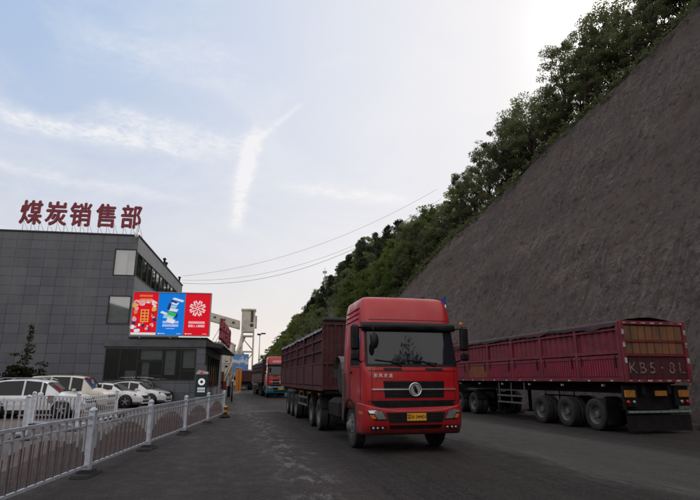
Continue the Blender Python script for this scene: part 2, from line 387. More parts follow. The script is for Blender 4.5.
m = Mat('worn_asphalt', (.036,.0295,.028), .86, 0, .18)
x, y, z = m.sep()
big = m.noise(.35, 6, .6); mid = m.noise(2.6, 8, .72); fn = m.noise(38, 5, .75); grit = m.noise(110, 3, .8); strk = m.noise(1.2, 7, .68, (2.4, .07, 1)); fstr = m.noise(5.0, 6, .7, (2.2, .06, 1))
m.vary(strk, .40, .62, (.050,.041,.039)); m.vary(big, .48, .66, (.027,.0225,.022)); m.vary(mid, .55, .68, (.058,.049,.046))
def bandmask(x_, c, hw, soft, wob=.5):
    d = m.math('ABSOLUTE', m.math('ADD', m.math('SUBTRACT', x_, c), m.math('MULTIPLY', m.math('SUBTRACT', m.noise(.5, 6, .65), .5), wob*2)))
    return m.ramp(d, hw, hw+soft, 1, 0)
b1 = m.math('MULTIPLY', bandmask(x, 8.6, 1.9, .9), m.ramp(fstr, .3, .6, .5, 1)); m.vary(b1, 0, 1.1, (.092,.085,.081))
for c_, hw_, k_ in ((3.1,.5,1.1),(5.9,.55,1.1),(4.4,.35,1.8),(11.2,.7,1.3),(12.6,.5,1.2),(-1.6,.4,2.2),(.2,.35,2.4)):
    b2 = m.math('MULTIPLY', bandmask(x, c_, hw_, .5, .3), m.ramp(fstr, .32, .58)); m.vary(b2, 0, k_*.85, (.013,.011,.011))  # worn dark tracks; those beneath the trucks also paint in their contact shade
# pale dried mud and worn patches along the edge of the driving lane
pm = m.math('MULTIPLY', bandmask(x, 1.5, .02, .6, .9), m.ramp(m.noise(2.6, 9, .78, (1.3,.5,1)), .50, .60)); m.vary(pm, 0, .9, (.20,.19,.187))
pm2 = m.math('MULTIPLY', bandmask(x, 7.0, .2, .7, .7), m.ramp(m.noise(2.2, 9, .78, (1.6,.3,1)), .51, .62)); m.vary(pm2, 0, 1.6, (.16,.155,.15))
ck = m.noise(.9, 9, .78, (1.6,.14,1), 1.2); m.vary(m.math('MULTIPLY', m.ramp(m.math('ABSOLUTE', m.math('SUBTRACT', ck, .5)), 0, .008, 1, 0), m.ramp(x, .5, 2.0)), .2, 1, (.012,.011,.012))
ck2 = m.noise(.6, 9, .75, None, 1.6); m.vary(m.ramp(m.math('ABSOLUTE', m.math('SUBTRACT', ck2, .5)), 0, .0035, 1, 0), .2, 1, (.014,.013,.013))
m.vary(fn, .53, .64, (.098,.086,.080)); m.vary(fn, .47, .36, (.012,.011,.010)); m.vary(grit, .57, .66, (.14,.125,.118)); m.vary(m.noise(9, 6, .8), .57, .66, (.066,.057,.053))
m.rough(mid, .35, .65, .6, .92)
m.bump(fn, .9, .022); m.bump(grit, .5, .006); m.bump(mid, .5, .05)
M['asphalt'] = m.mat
# road surface: gently uneven sheet, in road coordinates
def road_h(l, s):
    return .012*noise.noise(Vector((l*.8, s*.3, 1))) + .006*noise.noise(Vector((l*3, s*2, 4)))
g = MB(); xs = [-3.9+i*.4 for i in range(51)]; ys = []; t = -12.0
while t < 320: ys.append(t); t += .4 if t < 34 else (1.5 if t < 90 else 12)
vs = [(a, b, .022+road_h(a, b)) for b in ys for a in xs]; n = len(xs)
g.add(vs, [(j*n+i, j*n+i+1, (j+1)*n+i+1, (j+1)*n+i) for j in range(len(ys)-1) for i in range(n-1)], 0, True)
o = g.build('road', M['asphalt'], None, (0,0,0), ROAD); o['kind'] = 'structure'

# paved yard left of the barrier
m = Mat('reddish_yard_paving', (.075,.060,.060), .85)
s_ = m.sep(); br = m.node('ShaderNodeTexBrick'); m.lk(m.obj, br.inputs['Vector']); br.inputs['Scale'].default_value = 1; br.inputs['Brick Width'].default_value = .3; br.inputs['Row Height'].default_value = .15
br.inputs['Mortar Size'].default_value = .008; br.inputs['Color1'].default_value = (.095,.066,.064,1); br.inputs['Color2'].default_value = (.075,.056,.056,1); br.inputs['Mortar'].default_value = (.035,.03,.03,1)
m.col = br.outputs['Color']; m.vary(m.noise(.5, 6), .4, .7, (.06,.055,.056)); m.bump(br.outputs['Fac'], .4, -.006); m.bump(m.noise(30), .2, .01)
g = MB()
pv = [(-60,-5), (-4.75,-5), (-4.95,10), (-5.75,25), (-6.6,31), (-12,37.5), (-12,45), (-60,45)]
g.add([(a, b, .012) for a, b in pv], [tuple(range(len(pv)))]); o = g.build('yard_pavement', m.mat); o['kind'] = 'structure'

# ------------------------------------------------------------------ cliff and hillside (road coordinates: x = lateral, y = along)
CL0 = 16.5; CS = 1.7
edge = [(-40,44),(0,35.5),(20,31.5),(28,29.8),(32,27.8),(36,26.4),(41,25.3),(47,23.6),(53,21.3),(62,18.8),(68,16.3),(74,13.2),(85,10.5),(100,8.0),(120,5.0),(150,3.5),(200,3.0),(400,3.0)]
def lin(tab, x):
    if x <= tab[0][0]: return tab[0][1]
    for (a, b), (c, d) in zip(tab, tab[1:]):
        if x <= c: return b+(d-b)*(x-a)/(c-a)
    return tab[-1][1]
def ztop(s): return lin(edge, s) + .7*noise.noise(Vector((s*.22, 0, 5))) + .5*noise.noise(Vector((s*.8, 3, 5))) 
def ltop(s): return CL0+ztop(s)/CS
def back_slope(s): return lin([(0,.55),(50,.6),(75,.9),(110,1.1),(150,1.3),(400,1.3)], s)
def hill_z(l, s):
    z0, l0 = ztop(s), ltop(s); d = l-l0
    cap = lin([(0,40),(40,34),(70,32),(100,33),(150,43),(200,57),(260,60),(400,50)], s) - z0
    k = back_slope(s); h = k*d
    if h > cap*.8: h = cap*.8+(h-cap*.8)*.25
    return z0+h+1.2*noise.noise(Vector((l*.08, s*.05, 2)))*min(1, d*.3)
m = Mat('shotcrete_rock', (0.270,0.239,0.212), .93, 0, .3)
strat = m.noise(.55, 7, .66, (.5, .22, 2.0), .6); clump = m.noise(.22, 5, .6); rough_ = m.noise(3.2, 8, .72, (1,.7,1)); rid = m.noise(1.1, 9, .75, (1,.55,1.3), 1.0)
m.vary(strat, .42, .58, (0.203,0.163,0.158)); m.vary(clump, .46, .62, (0.352,0.284,0.255)); m.vary(rid, .53, .60, (0.128,0.105,0.105)); m.vary(rough_, .54, .62, (0.405,0.341,0.308)); m.vary(m.noise(4, 7, .78), .56, .46, (0.195,0.159,0.150)); m.vary(m.noise(7, 6, .75), .60, .66, (0.540,0.469,0.429))
m.vary(m.noise(.8, 6, .7, (.15, 1.3, .10)), .54, .66, (0.150,0.125,0.123))
fall = m.noise(1.0, 8, .75, (.35, 2.6, .35), .5); m.vary(fall, .52, .62, (0.180,0.142,0.134)); m.vary(fall, .44, .36, (0.360,0.298,0.268)); m.bump(fall, 1.0, .35)
fis = m.noise(.35, 9, .7, (1,1,1.6), 1.5); m.vary(m.ramp(m.math('ABSOLUTE', m.math('SUBTRACT', fis, .5)), 0, .006, 1, 0), .1, 1, (0.068,0.054,0.054))
led = m.noise(1.0, 7, .7, (.8, .16, 2.6), .8); m.vary(led, .54, .62, (0.173,0.139,0.129)); m.bump(led, 1.0, .40)
m.vary(m.noise(.09, 4, .55), .46, .62, (0.203,0.163,0.150)); m.bump(rid, 1.0, .45); m.bump(rough_, 1.0, .38); m.bump(m.noise(9, 6, .75), 1.0, .2); m.vary(m.noise(2.2, 9, .8, (1,1.2,1)), .53, .60, (.10,.082,.078))
M['rock'] = m.mat
g = MB(); ss = []; t = -30.0
while t < 210: ss.append(t); t += .32 if t < 80 else 1.2
NR = 95; vs = []
for s in ss:
    zt = ztop(s)
    for j in range(NR+1):
        f = j/NR; z = zt*f; l = CL0+z/CS
        p = Vector((z*.5, s*.35, 0))
        d = .55*(noise.fractal(Vector((s*.11, z*.16, 3)), 1.0, 2.0, 5)) + .20*noise.fractal(Vector((s*.9, z*.45, 9)), .9, 2.1, 5) + .20*abs(noise.noise(Vector((s*1.7, z*1.9, 7))))
        d += .13*math.sin((z*.9+s*.24)*1.5+2*noise.noise(Vector((s*.1, z*.1, 1))))*max(0, noise.noise(Vector((s*.07, z*.07, 31)))+.3)
        fade = min(1, (1-f)*6+.15)*min(1, .4+f*3)
        vs.append((l+d*fade*.85, s+.15*noise.noise(Vector((s, z, 0))), z-(.1 if j == 0 else 0)-d*fade*.35))
g.add(vs, [(i*(NR+1)+j+1, i*(NR+1)+j, (i+1)*(NR+1)+j, (i+1)*(NR+1)+j+1) for i in range(len(ss)-1) for j in range(NR)], 0, True)
o = g.build('cliff', M['rock'], None, (0,0,0), ROAD); o['kind'] = 'structure'
m = Mat('wooded_hill_soil', (.035,.036,.022), .95); m.vary(m.noise(.4, 6), .4, .7, (.055,.05,.035)); m.bump(m.noise(2, 6), .8, .3)
g = MB(); ss2 = [-30+i*4 for i in range(110)]; nl = 30; vs = []
for s in ss2:
    l0 = ltop(s)
    for j in range(nl+1):
        d = (j/nl)**1.4*110; l = l0-.25+d; vs.append((l, s, hill_z(l, s)-.35 if d > 0 else ztop(s)-.3))
g.add(vs, [(i*(nl+1)+j, i*(nl+1)+j+1, (i+1)*(nl+1)+j+1, (i+1)*(nl+1)+j) for i in range(len(ss2)-1) for j in range(nl)], 0, True)
o = g.build('hillside', m.mat, None, (0,0,0), ROAD); o['kind'] = 'structure'

m = Mat('unseen_ridge_woods', (.035,.042,.025), .95); m.vary(m.noise(.05, 8, .7), .4, .7, (.06,.06,.045)); m.bump(m.noise(.3, 8, .8), 1, 3)
g = MB(); nn = 90; vs = []
for i in range(nn+1):                      # unseen ridge added behind and left of the viewer to darken reflections
    a = R(135+175*i/nn); r0 = 95+25*noise.noise(Vector((i*.13, 2, 0)))
    for j in range(13):
        f = j/12; rr = r0+130*f; e_ = min(1, min(i, nn-i)/16)
        vs.append((rr*math.cos(a+R(0)), rr*math.sin(a), (40*f**.8+9*noise.noise(Vector((i*.22, f*3, 4)))*f+2.5*noise.noise(Vector((i*.9, f*7, 4)))*f)*e_-.5))
g.add(vs, [(i*13+j, i*13+j+1, (i+1)*13+j+1, (i+1)*13+j) for i in range(nn) for j in range(12)], 0, True)
o = g.build('unseen_ridge', m.mat); o['kind'] = 'structure'

# ------------------------------------------------------------------ trees
def leaf_mb(g, c, r, n, size, rnd, flat=.8):
    for _ in range(n):
        while True:
            p = Vector((rnd.uniform(-1,1), rnd.uniform(-1,1), rnd.uniform(-1,1)))
            if p.length < 1: break
        p = c + Vector((p.x*r, p.y*r, p.z*r*flat)); a = Vector((rnd.gauss(0,1), rnd.gauss(0,1), rnd.gauss(0,1))).normalized()
        b = a.orthogonal().normalized(); b = (Matrix.Rotation(rnd.uniform(0,6.28), 3, a) @ b); c2 = a.cross(b); s = size*rnd.uniform(.6,1.35)
        g.add([p-b*s*.5, p+c2*s*.28, p+b*s*.5, p-c2*s*.28], [(0,1,2,3)])
def limb(g, p0, p1, r0, r1, rnd, n=4):
    pts = []; rr = []
    for i in range(n+1):
        f = i/n; q = p0.lerp(p1, f); k = (p1-p0).length*.06*math.sin(f*3.14)
        pts.append(q+Vector((rnd.uniform(-k,k), rnd.uniform(-k,k), 0))); rr.append(r0+(r1-r0)*f)
    g.tube(pts, rr, 5)
def broad_tree(seed, h, cr, nclump, per, size, mat, open_=.35):
    rnd = random.Random(seed); root = empty('hillside_tree'); t = MB(); c = MB()
    limb(t, Vector((0,0,-.6)), Vector((rnd.uniform(-.4,.4), rnd.uniform(-.4,.4), h*.6)), .16, .07, rnd, 5)
    tips = []
    for k in range(nclump):
        a = rnd.uniform(0, 6.283); zz = rnd.uniform(.22, 1.0); wr = cr*math.sin(math.pi*min(.95, .18+zz*.72))**.7*rnd.uniform(.35, 1.08)
        tip = Vector((wr*math.cos(a), wr*math.sin(a), h*zz)); tips.append(tip)
        if k % 2 == 0: limb(t, Vector((0, 0, h*max(.12, zz*.55-.05))), tip, .055, .012, rnd, 3)
        rr = rnd.uniform(.4,1.0)*cr*open_
        leaf_mb(c, tip, rr, int(per*rnd.uniform(.5,1.5)), size, rnd, .7)
    t.build('trunk', M['bark'], root); c.build('crown', mat, root); return root
def pine_tree(seed, h, cr, mat, size=.3, per=34):
    rnd = random.Random(seed); root = empty('pine_tree'); t = MB(); c = MB()
    limb(t, Vector((0,0,-.6)), Vector((.1,.1,h)), .15, .03, rnd, 5); nl = 11
    for i in range(nl):
        f = .2+.8*i/(nl-1); rad = cr*(1.12-f)**.6*rnd.uniform(.7,1.15)
        for k in range(6):
            a = rnd.uniform(0, 6.283); tip = Vector((rad*math.cos(a), rad*math.sin(a), h*f-.15*rad))
            t.tube([(0,0,h*f), tip], [.03,.01], 4)
            for q in (.45, .95): leaf_mb(c, Vector((tip.x*q+rnd.uniform(-.3,.3), tip.y*q+rnd.uniform(-.3,.3), h*f-.1*rad*q+rnd.uniform(-.35,.35))), .5+.3*rad*.5, int(per*.75), size, rnd, .8)
    t.build('trunk', M['bark'], root); c.build('crown', mat, root); return root
protoA = [broad_tree(11+i, 7.0+.6*i, 2.5+.3*(i%3), 40+7*i, 115, .20, M['leaf'], .27+.03*(i%3)) for i in range(5)]
protoB = [broad_tree(31+i, 7.5, 3.1, 42, 75, .33, M['leaf2'], .33) for i in range(3)]
protoP = [pine_tree(51+i, 9.0, 2.6, M['leaf3'], .42, 40) for i in range(2)]
protoY = [broad_tree(71, 7.0, 3.0, 40, 46, .5, M['leaf4'], .38)]
used = set()
def plant(protos, l, s, sc_, rnd, label, cat, group, dz=0.0, name=None):
    p = rnd.choice(protos)
    if id(p) not in used: o = p; used.add(id(p))
    else: o = copy_tree(p)
    o.location = R2W(l, s, hill_z(l, s)+dz); o.rotation_euler = (rnd.uniform(-.06,.06), rnd.uniform(-.06,.06), rnd.uniform(0, 6.28))
    o.scale = (sc_*rnd.uniform(.85,1.15), sc_*rnd.uniform(.85,1.15), sc_*rnd.uniform(.85,1.2)); tag(o, label, cat, group); return o
rnd = random.Random(5)
s = 14.0
while s < 76:                         # row along the brink of the rock face
    for row, d in enumerate((.5, 3.8, 7.8)):
        if row and s > 66 and row == 2: continue
        ss_ = s+rnd.uniform(-1,1); l = ltop(ss_)+d+rnd.uniform(-.3,1.2)
        kk = lin([(14,1.0),(50,1.02),(70,.8),(80,.75)], s)*(.86 if row == 0 else 1.0)
        if row == 0: lab, grp = 'thin leafy tree rooted on the very brink of the grey rock face', 'trees on the brink of the rock face'
        else: lab, grp = 'leafy tree standing behind the front row above the grey rock face', 'trees behind the row on the rock face'
        plant(protoA, l, ss_, kk*rnd.uniform(.8,1.15), rnd, lab, 'tree', grp)
    s += 2.5 if s < 50 else 2.9
for i in range(26):                   # bright green trees where the rock face ends
    ss_ = rnd.uniform(72, 104); l = ltop(ss_)+rnd.uniform(0, 13); plant(protoB, l, ss_, rnd.uniform(.75,1.1), rnd, 'fresh green tree on the slope where the rock face ends', 'tree', 'green trees beyond the rock face')
for i in range(105):
    ss_ = rnd.uniform(92, 285); l = ltop(ss_)+rnd.uniform(0, 46); plant(protoB+protoA[:2], l, ss_, rnd.uniform(.8,1.25), rnd, 'leafy tree on the far wooded hillside beyond the trucks', 'tree', 'leafy trees on the far hillside')
for i in range(44):
    ss_ = rnd.uniform(118, 225); l = ltop(ss_)+rnd.uniform(14, 40); plant(protoP, l, ss_, rnd.uniform(.7,1.05), rnd, 'dark pine high on the far hillside ridge', 'pine tree', 'dark pines on the far ridge')
for i in range(7):
    ss_ = rnd.uniform(190, 245); l = ltop(ss_)+rnd.uniform(2, 18); plant(protoY, l, ss_, rnd.uniform(.9,1.2), rnd, 'yellow-green tree at the low far end of the hillside', 'tree', 'yellow-green trees at the end of the hill')
for i, (l_, s_, k_) in enumerate(((8.5,-9,1.5),(11,-5,1.3),(13,-12,1.6))):
    t_ = copy_tree(protoA[i]); t_.location = R2W(l_, s_, 0); t_.rotation_euler = (0,0,i*2.0); t_.scale = (k_,k_,k_*1.2)
    tag(t_, 'roadside tree behind the viewer, seen only mirrored in the red lorry windscreen', 'tree', 'trees mirrored in the windscreen')
# undergrowth: one mass
g = MB(); rnd = random.Random(9)
for i in range(1900):
    s = rnd.uniform(12, 78) if i < 620 else rnd.uniform(72, 300); s0 = s
    l = ltop(s)+(rnd.uniform(-.4, 7) if i < 620 else rnd.uniform(-2.5, 44))
    zb = hill_z(l, s) if l > ltop(s) else (l-CL0)*CS
    k = 1 if s < 80 else 1.7
    leaf_mb(g, Vector((l, s, zb+.3*k)), rnd.uniform(.5,1.1)*k, 24, .3*k, rnd, .6)
for i in range(520):
    s = rnd.uniform(14, 100); k = rnd.random()**2*1.6; zb = ztop(s)-k; leaf_mb(g, Vector((CL0+zb/CS-.15, s, zb+.1)), rnd.uniform(.2,.55), 16, .22, rnd, .6)
o = g.build('undergrowth', M['leaf'], None, (0,0,0), ROAD); tag(o, 'low scrub covering the slope under the hillside trees', 'undergrowth', None, 'stuff')

# ------------------------------------------------------------------ office building
K = Vector((-10.83, 40.0, 0)); UX = -5.63; DEP = 22.5; TOP = 12.5; PT = 4.62
bld = empty('office_building', K, BLD, 'dark grey tiled three-storey office block with a low glazed front wing', 'building')
def wall_grid(g, u0, u1, z0, z1, holes, f, flip=False, m=0):
    us = sorted({u0, u1, *[h[0] for h in holes], *[h[1] for h in holes]}); zs = sorted({z0, z1, *[h[2] for h in holes], *[h[3] for h in holes]})
    for a, b in zip(us, us[1:]):
        for c, d in zip(zs, zs[1:]):
            cu, cz = (a+b)/2, (c+d)/2
            if any(h[0] < cu < h[1] and h[2] < cz < h[3] for h in holes): continue
            q = [f(a, c), f(b, c), f(b, d), f(a, d)]
            g.quad(*(q[::-1] if flip else q), m)
fw = [(-7.27,-5.66,9.35,11.45), (-7.35,-5.72,5.68,7.82)]; gf = (-7.14,-.66,1.6,3.92)
g = MB(); wall_grid(g, -34, UX, 0, TOP, [h for h in fw]+[(gf[0], UX, gf[2], gf[3])], lambda u, z: (u, 0, z))
wall_grid(g, UX, 0, 0, PT, [(UX, gf[1], gf[2], gf[3])], lambda u, z: (u, 0, z)); g.build('front_wall', M['tileF'], bld)
sw = (.04, 20.2, 9.38, 11.28)
g = MB(); wall_grid(g, 0, DEP, PT, TOP, [sw], lambda u, z: (UX, u, z)); 
sg = (1.3, 12.6, 1.0, 3.55)
wall_grid(g, 0, 16.0, 0, PT, [sg], lambda u, z: (0, u, z)); g.build('side_wall', M['tileS'], bld)
g = MB(); g.quad((-34,DEP,0),(UX,DEP,0),(UX,DEP,TOP),(-34,DEP,TOP)); g.quad((-34,0,0),(-34,DEP,0),(-34,DEP,TOP),(-34,0,TOP)); g.quad((UX,16,0),(0,16,0),(0,16,PT),(UX,16,PT)); g.quad((UX,16,0),(UX,DEP,0),(UX,DEP,PT),(UX,16,PT)); g.build('rear_wall', M['band'], bld)
g = MB(); g.box(-34,UX-.01,.01,DEP,TOP-.35,TOP-.3); g.box(UX,-.02,.02,15.98,PT-.2,PT-.14)
g.cbox(-34.1,UX+.07,-.07,.28,TOP,TOP+.13,.02,1); g.cbox(UX-.3,UX+.07,.285,DEP+.1,TOP,TOP+.13,.02,1); g.cbox(UX+.003,.07,-.07,.2,PT,PT+.14,.02,1); g.cbox(-.22,.07,.203,16,PT,PT+.14,.02,1)
g.build('roof', [M['band'], M['trimdark']], bld)
# projecting band over the ground-floor glazing
g = MB(); g.cbox(-7.3,.02,-.14,-.004,4.02,4.56,.02); g.build('fascia_band', M['band'], bld)
g = MB()      # interiors behind the glass
g.box(-12,UX-.35,.6,6,9.0,9.05); g.box(-12,UX-.35,.6,6,5.3,5.35); g.quad((-12,5,0),(-.3,5,0),(-.3,5,4.4),(-12,5,4.4)); g.quad((-12,5,4.8),(UX-.4,5,4.8),(UX-.4,5,12.1),(-12,5,12.1))
g.quad((UX-4,.6,9.0),(UX-4,21,9.0),(UX-4,21,12),(UX-4,.6,12)); g.box(-12,UX-.35,.6,20,12.0,12.04); g.box(-12,-.35,.5,6,4.3,4.33); g.box(-12,-.3,.5,6,.05,.09)
g.build('interior', M['interior'], bld)
def win_front(x0, x1, z0, z1, mull, trans, pm, depth=.12, fw_=.07, extra=None):
    g = MB()
    g.box(x0,x1,-.03,depth,z0,z0+fw_); g.box(x0,x1,-.03,depth,z1-fw_,z1); g.box(x0,x0+fw_,-.028,depth,z0+fw_,z1-fw_); g.box(x1-fw_,x1,-.028,depth,z0+fw_,z1-fw_)
    for q in mull: g.box(q-.03,q+.03,-.026,depth,z0+fw_,z1-fw_)
    for (a, b, zz) in trans: g.box(a+.031,b-.031,-.02,depth,zz-.025,zz+.025)
    w_ = g.build('window', M['trimdark'], bld); g = MB(); g.quad((x0+fw_,.05,z0+fw_),(x1-fw_,.05,z0+fw_),(x1-fw_,.05,z1-fw_),(x0+fw_,.05,z1-fw_)); g.build('pane', pm, w_); return w_
wa = win_front(*fw[0], [], [], M['glass']); wb_ = win_front(*fw[1], [], [], M['glass'])
g = MB(); g.box(-7.2,-6.45,.5,.53,9.4,11.4); g.box(-6.3,-5.85,.5,.53,9.4,10.6); o = g.build('curtain', M['curtain'], wa)
g = MB(); g.box(-7.3,-5.8,.25,.28,5.7,7.8); g.build('curtain', M['curtain'], wb_)
mul = [-6.08,-4.85,-3.08,-1.95]
wc = win_front(*gf, [-6.08,-4.8,-4.5,-2.9,-1.95][0:1]+[-4.85,-3.05,-1.75], [(-4.85,-3.05,3.0),(-4.85,-3.05,1.95),(-1.75,-.7,2.3)], M['glass_dk'])
g = MB(); g.box(-5.75,-5.0,.4,.43,1.65,2.30); g.box(-2.95,-2.2,.3,.33,2.0,3.8); g.box(-1.65,-.8,.34,.37,2.5,3.85); g.box(-4.7,-3.2,.3,.33,3.1,3.85); g.box(-4.6,-4.1,.5,.53,1.65,2.9); g.build('reflection_panel', M['curtain'], wc)  # pale panels added behind the panes, standing in for bright reflections
g = MB()      # ribbon window on the long side
g.box(UX-.1,UX+.03,sw[0],sw[1],sw[2],sw[2]+.07); g.box(UX-.1,UX+.03,sw[0],sw[1],sw[3]-.07,sw[3]); 
for q in [sw[0]+.04,1.9,3.9,5.6,7.5,9.3,11.2,13.1,15,16.8,18.6,sw[1]-.04]: g.box(UX-.1,UX+.028,q-.04,q+.04,sw[2]+.07,sw[3]-.07)
ws = g.build('ribbon_window', M['trimdark'], bld)
g = MB(); g.quad((UX-.04,sw[0],sw[2]),(UX-.04,sw[1],sw[2]),(UX-.04,sw[1],sw[3]),(UX-.04,sw[0],sw[3])); g.build('pane', M['glass'], ws)
g = MB()
for a, b in ((.2,1.2),(2.1,3.3),(4.2,5.2),(5.9,7.2),(9.5,10.6),(13.3,14.6)): g.box(UX-.5,UX-.47,a,b,9.4,11.2)
g.build('curtain', M['curtain'], ws)
g = MB()
for q in [sg[0]+.05,3.2,5.1,6.9,8.8,10.6,sg[1]-.05]: g.box(-.1,.03,q-.05,q+.05,sg[2],sg[3])
g.box(-.1,.032,sg[0],sg[1],sg[2],sg[2]+.08); g.box(-.1,.032,sg[0],sg[1],sg[3]-.08,sg[3]); wsd = g.build('shopfront_window', M['trimdark'], bld)
g = MB(); g.quad((-.04,sg[0],sg[2]),(-.04,sg[1],sg[2]),(-.04,sg[1],sg[3]),(-.04,sg[0],sg[3])); g.build('pane', M['glass_dk'], wsd)
g = MB(); g.loft([[(0.003,-.05,4.1),(1.25,-.05,3.95),(1.25,-.05,4.25),(0.003,-.05,4.45)],[(0.003,14.3,4.1),(1.25,14.3,3.95),(1.25,14.3,4.25),(0.003,14.3,4.45)]])
g.tube([(1.27,-.1,4.1),(1.27,14.35,4.1)],.11,8); o = g.build('canopy', M['trimdark'], bld)
g = MB()
for (y_, hh) in ((11.3,.75),(12.3,.55),(20.8,.7)): g.lathe([(.1,TOP+.13),(.1,TOP+hh-.1),(.17,TOP+hh-.08),(.17,TOP+hh+.06),(.05,TOP+hh+.12)], (UX-.12,y_,0), 'z', 10)
g.build('roof_vent', M['trimdark'], bld)
# red rooftop characters
sign = empty('rooftop_sign', K+Matrix.Rotation(BLD,3,'Z')@Vector((-10.2,.35,TOP+.13)), BLD, 'row of five tall dark red characters standing on struts on the roof edge', 'sign')
cs = [-13.95,-12.15,-10.4,-8.5,-6.65]
for ch, cx_ in zip('煤炭销售部', cs):
    text_obj('character', ch, 2.02, M['signred'], sign, XZ((cx_+10.2+.25, -.12, 1.34)) @ Matrix.Diagonal((.80,1,1,1)), .07, .0, bold=.05)
g = MB()
for cx_ in cs:
    for dx in (-.55,.05,.6):
        x_ = cx_+10.2+.25+dx; g.tube([(x_,.06,0),(x_,.06,1.0)],.018,5); g.tube([(x_+.15,1.0,0),(x_,.08,.9)],.015,5)
g.build('support_frame', M['galv'], sign)
# red letters on the canopy, seen edge on
cls = empty('canopy_sign', K+Matrix.Rotation(BLD,3,'Z')@Vector((.95,7,4.25)), BLD, 'row of tall red letters on the canopy, seen almost edge-on', 'sign')
for ch, yy in zip('煤炭销售部', (-5.6,-3.2,-.8,1.6,4.0)): text_obj('character', ch, 1.75, M['signred'], cls, YZ((.0,yy,1.12)), .1, .0, bold=.04)
g = MB()
for yy in (-6.2,-3.9,-1.5,.9,3.3,5.2): g.tube([(-.1,yy,-.04),(-.1,yy,2.0)],.025,5); g.tube([(-.75,yy,0),(-.1,yy,1.3)],.02,5)
g.box(-.13,-.1,-6.3,5.3,.5,.54); g.box(-.13,-.1,-6.3,5.3,1.6,1.64); g.build('support_frame', M['galv'], cls)
# advertising board
BW = Matrix.Rotation(BLD,3,'Z')
adv = empty('advertising_board', K+BW@Vector((-2.65,-.45,4.86)), BLD, 'wide board of three bright posters, red, blue and red, fixed over the glazed front', 'advertising board')
g = MB(); hb = 3.2; x0, x1 = -2.82, 2.84
g.box(x0,x1,.05,.2,0,hb); g.box(x0-.04,x0,-.02,.22,-.04,hb+.04); g.box(x1,x1+.05,-.02,.22,-.04,hb+.04); g.box(x0,x1,-.02,.2,hb,hb+.05); g.box(x0,x1,-.02,.2,-.05,0)
for q in (-2.2,0,2.2): g.box(q-.04,q+.04,.2,.44,.4,.5); g.box(q-.04,q+.04,.2,.44,-.2,-.1)
g.build('frame', M['galv'], adv)
# left poster
def poly(g, pts, y, m=0): g.add([(a, y, b) for a, b in pts], [tuple(range(len(pts)))], m)
p1 = MB(); a, b = x0+.03, -1.02
p1.quad((a,.03,.2),(b,.03,.2),(b,.03,hb-.02),(a,.03,hb-.02)); P1 = p1.build('red_poster', M['postred'], adv)
g = MB(); rr = random.Random(3)
def disc(g, cx_, cz_, r, y, m=0, n=10, sx=1): poly(g, [(cx_+sx*r*math.cos(2*math.pi*k/n), cz_+r*math.sin(2*math.pi*k/n)) for k in range(n)], y, m)
ly = .026
def nl():
    global ly; ly -= .0004; return ly
g.quad((a,.027,.03),(b,.027,.03),(b,.027,.19),(a,.027,.19),4)
for k in range(20):
    side = -1 if k % 2 else 1; cx_ = (a+b)/2+side*rr.uniform(.45,.82); cz_ = rr.uniform(.5,2.5); disc(g, cx_, cz_, rr.uniform(.06,.19), nl(), rr.choice([0,0,0,1,2,3,4]), 9, rr.uniform(.6,1.3))
for k in range(16): disc(g, rr.uniform(a+.15,b-.15), rr.uniform(2.15,2.6), rr.uniform(.05,.14), nl(), rr.choice([0,0,4]), 8, 1.6)
for k in range(14): disc(g, rr.uniform(a+.15,b-.15), rr.uniform(.32,.85), rr.uniform(.06,.15), nl(), rr.choice([0,1,2,3,4]), 7, rr.uniform(.5,1.2))
g.build('festive_pattern', [M['postpink'], M['skin_o'], M['navy'], M['gold'], M['pwhite']], P1)
cxm = (a+b)/2
g = MB(); g.quad((cxm-.48,.015,.85),(cxm+.45,.015,.85),(cxm+.48,.015,2.1),(cxm-.48,.015,2.1)); g.build('scroll', M['postred'], P1)
# characters kept as indistinct bars, as they show in the photograph
g = MB()
for r_, (zc, ww, hh) in enumerate(((2.93,.95,.16),(2.66,.85,.15))):
    nn = 7
    for k in range(nn):
        xc = cxm+(k-(nn-1)/2)*ww/nn; s2 = ww/nn*.8
        g.box(xc-s2/2,xc+s2/2,.010,.014,zc+hh*.22,zc+hh*.36); g.box(xc-s2/2,xc+s2/2,.0095,.014,zc-hh*.1,zc+hh*.03); g.box(xc-s2*.45,xc+s2*.45,.010,.014,zc-hh*.42,zc-hh*.28); g.box(xc-s2*.08,xc+s2*.08,.009,.014,zc-hh*.42,zc+hh*.4)
for zc in (1.86,1.62,1.40,1.18,1.0): g.box(cxm-.3,cxm+.3,.010,.014,zc-.035,zc+.035)
for xc in (-.25,0,.25): g.box(cxm+xc-.03,cxm+xc+.03,.009,.0135,1.0,1.9)
g.build('lettering', M['gold'], P1)
# blue poster
a, b = -.98, .93
p2 = MB(); p2.quad((a,.03,.02),(b,.03,.02),(b,.03,hb-.02),(a,.03,hb-.02)); P2 = p2.build('blue_poster', M['postblue'], adv)
g = MB(); c0 = (a+b)/2
def para(g, cx_, cz_, w_, h_, sk, y, m): poly(g, [(cx_-w_/2, cz_-h_/2+.0), (cx_+w_/2, cz_-h_/2-sk), (cx_+w_/2+.12, cz_+h_/2-sk), (cx_-w_/2+.12, cz_+h_/2)], y, m)
for i, q in enumerate([(-.60,1.75,.55,.14,.2,0),(-.25,1.45,.8,.28,.14,1),(.0,1.68,.65,.26,.18,2),(-.05,1.2,.6,.3,.2,0),(.1,1.95,.7,.2,.1,0),(.02,2.2,.6,.2,.08,1),(.2,2.45,.5,.2,.1,0),(.1,2.62,.5,.08,.2,3),(.45,2.78,.85,.13,.22,0),(-.25,2.2,.2,.5,.1,3),(.38,1.5,.14,.3,.1,3)]):
    para(g, c0+q[0]*.9, q[1], q[2]*.9, q[3], q[4], .028-.001*i, q[5])
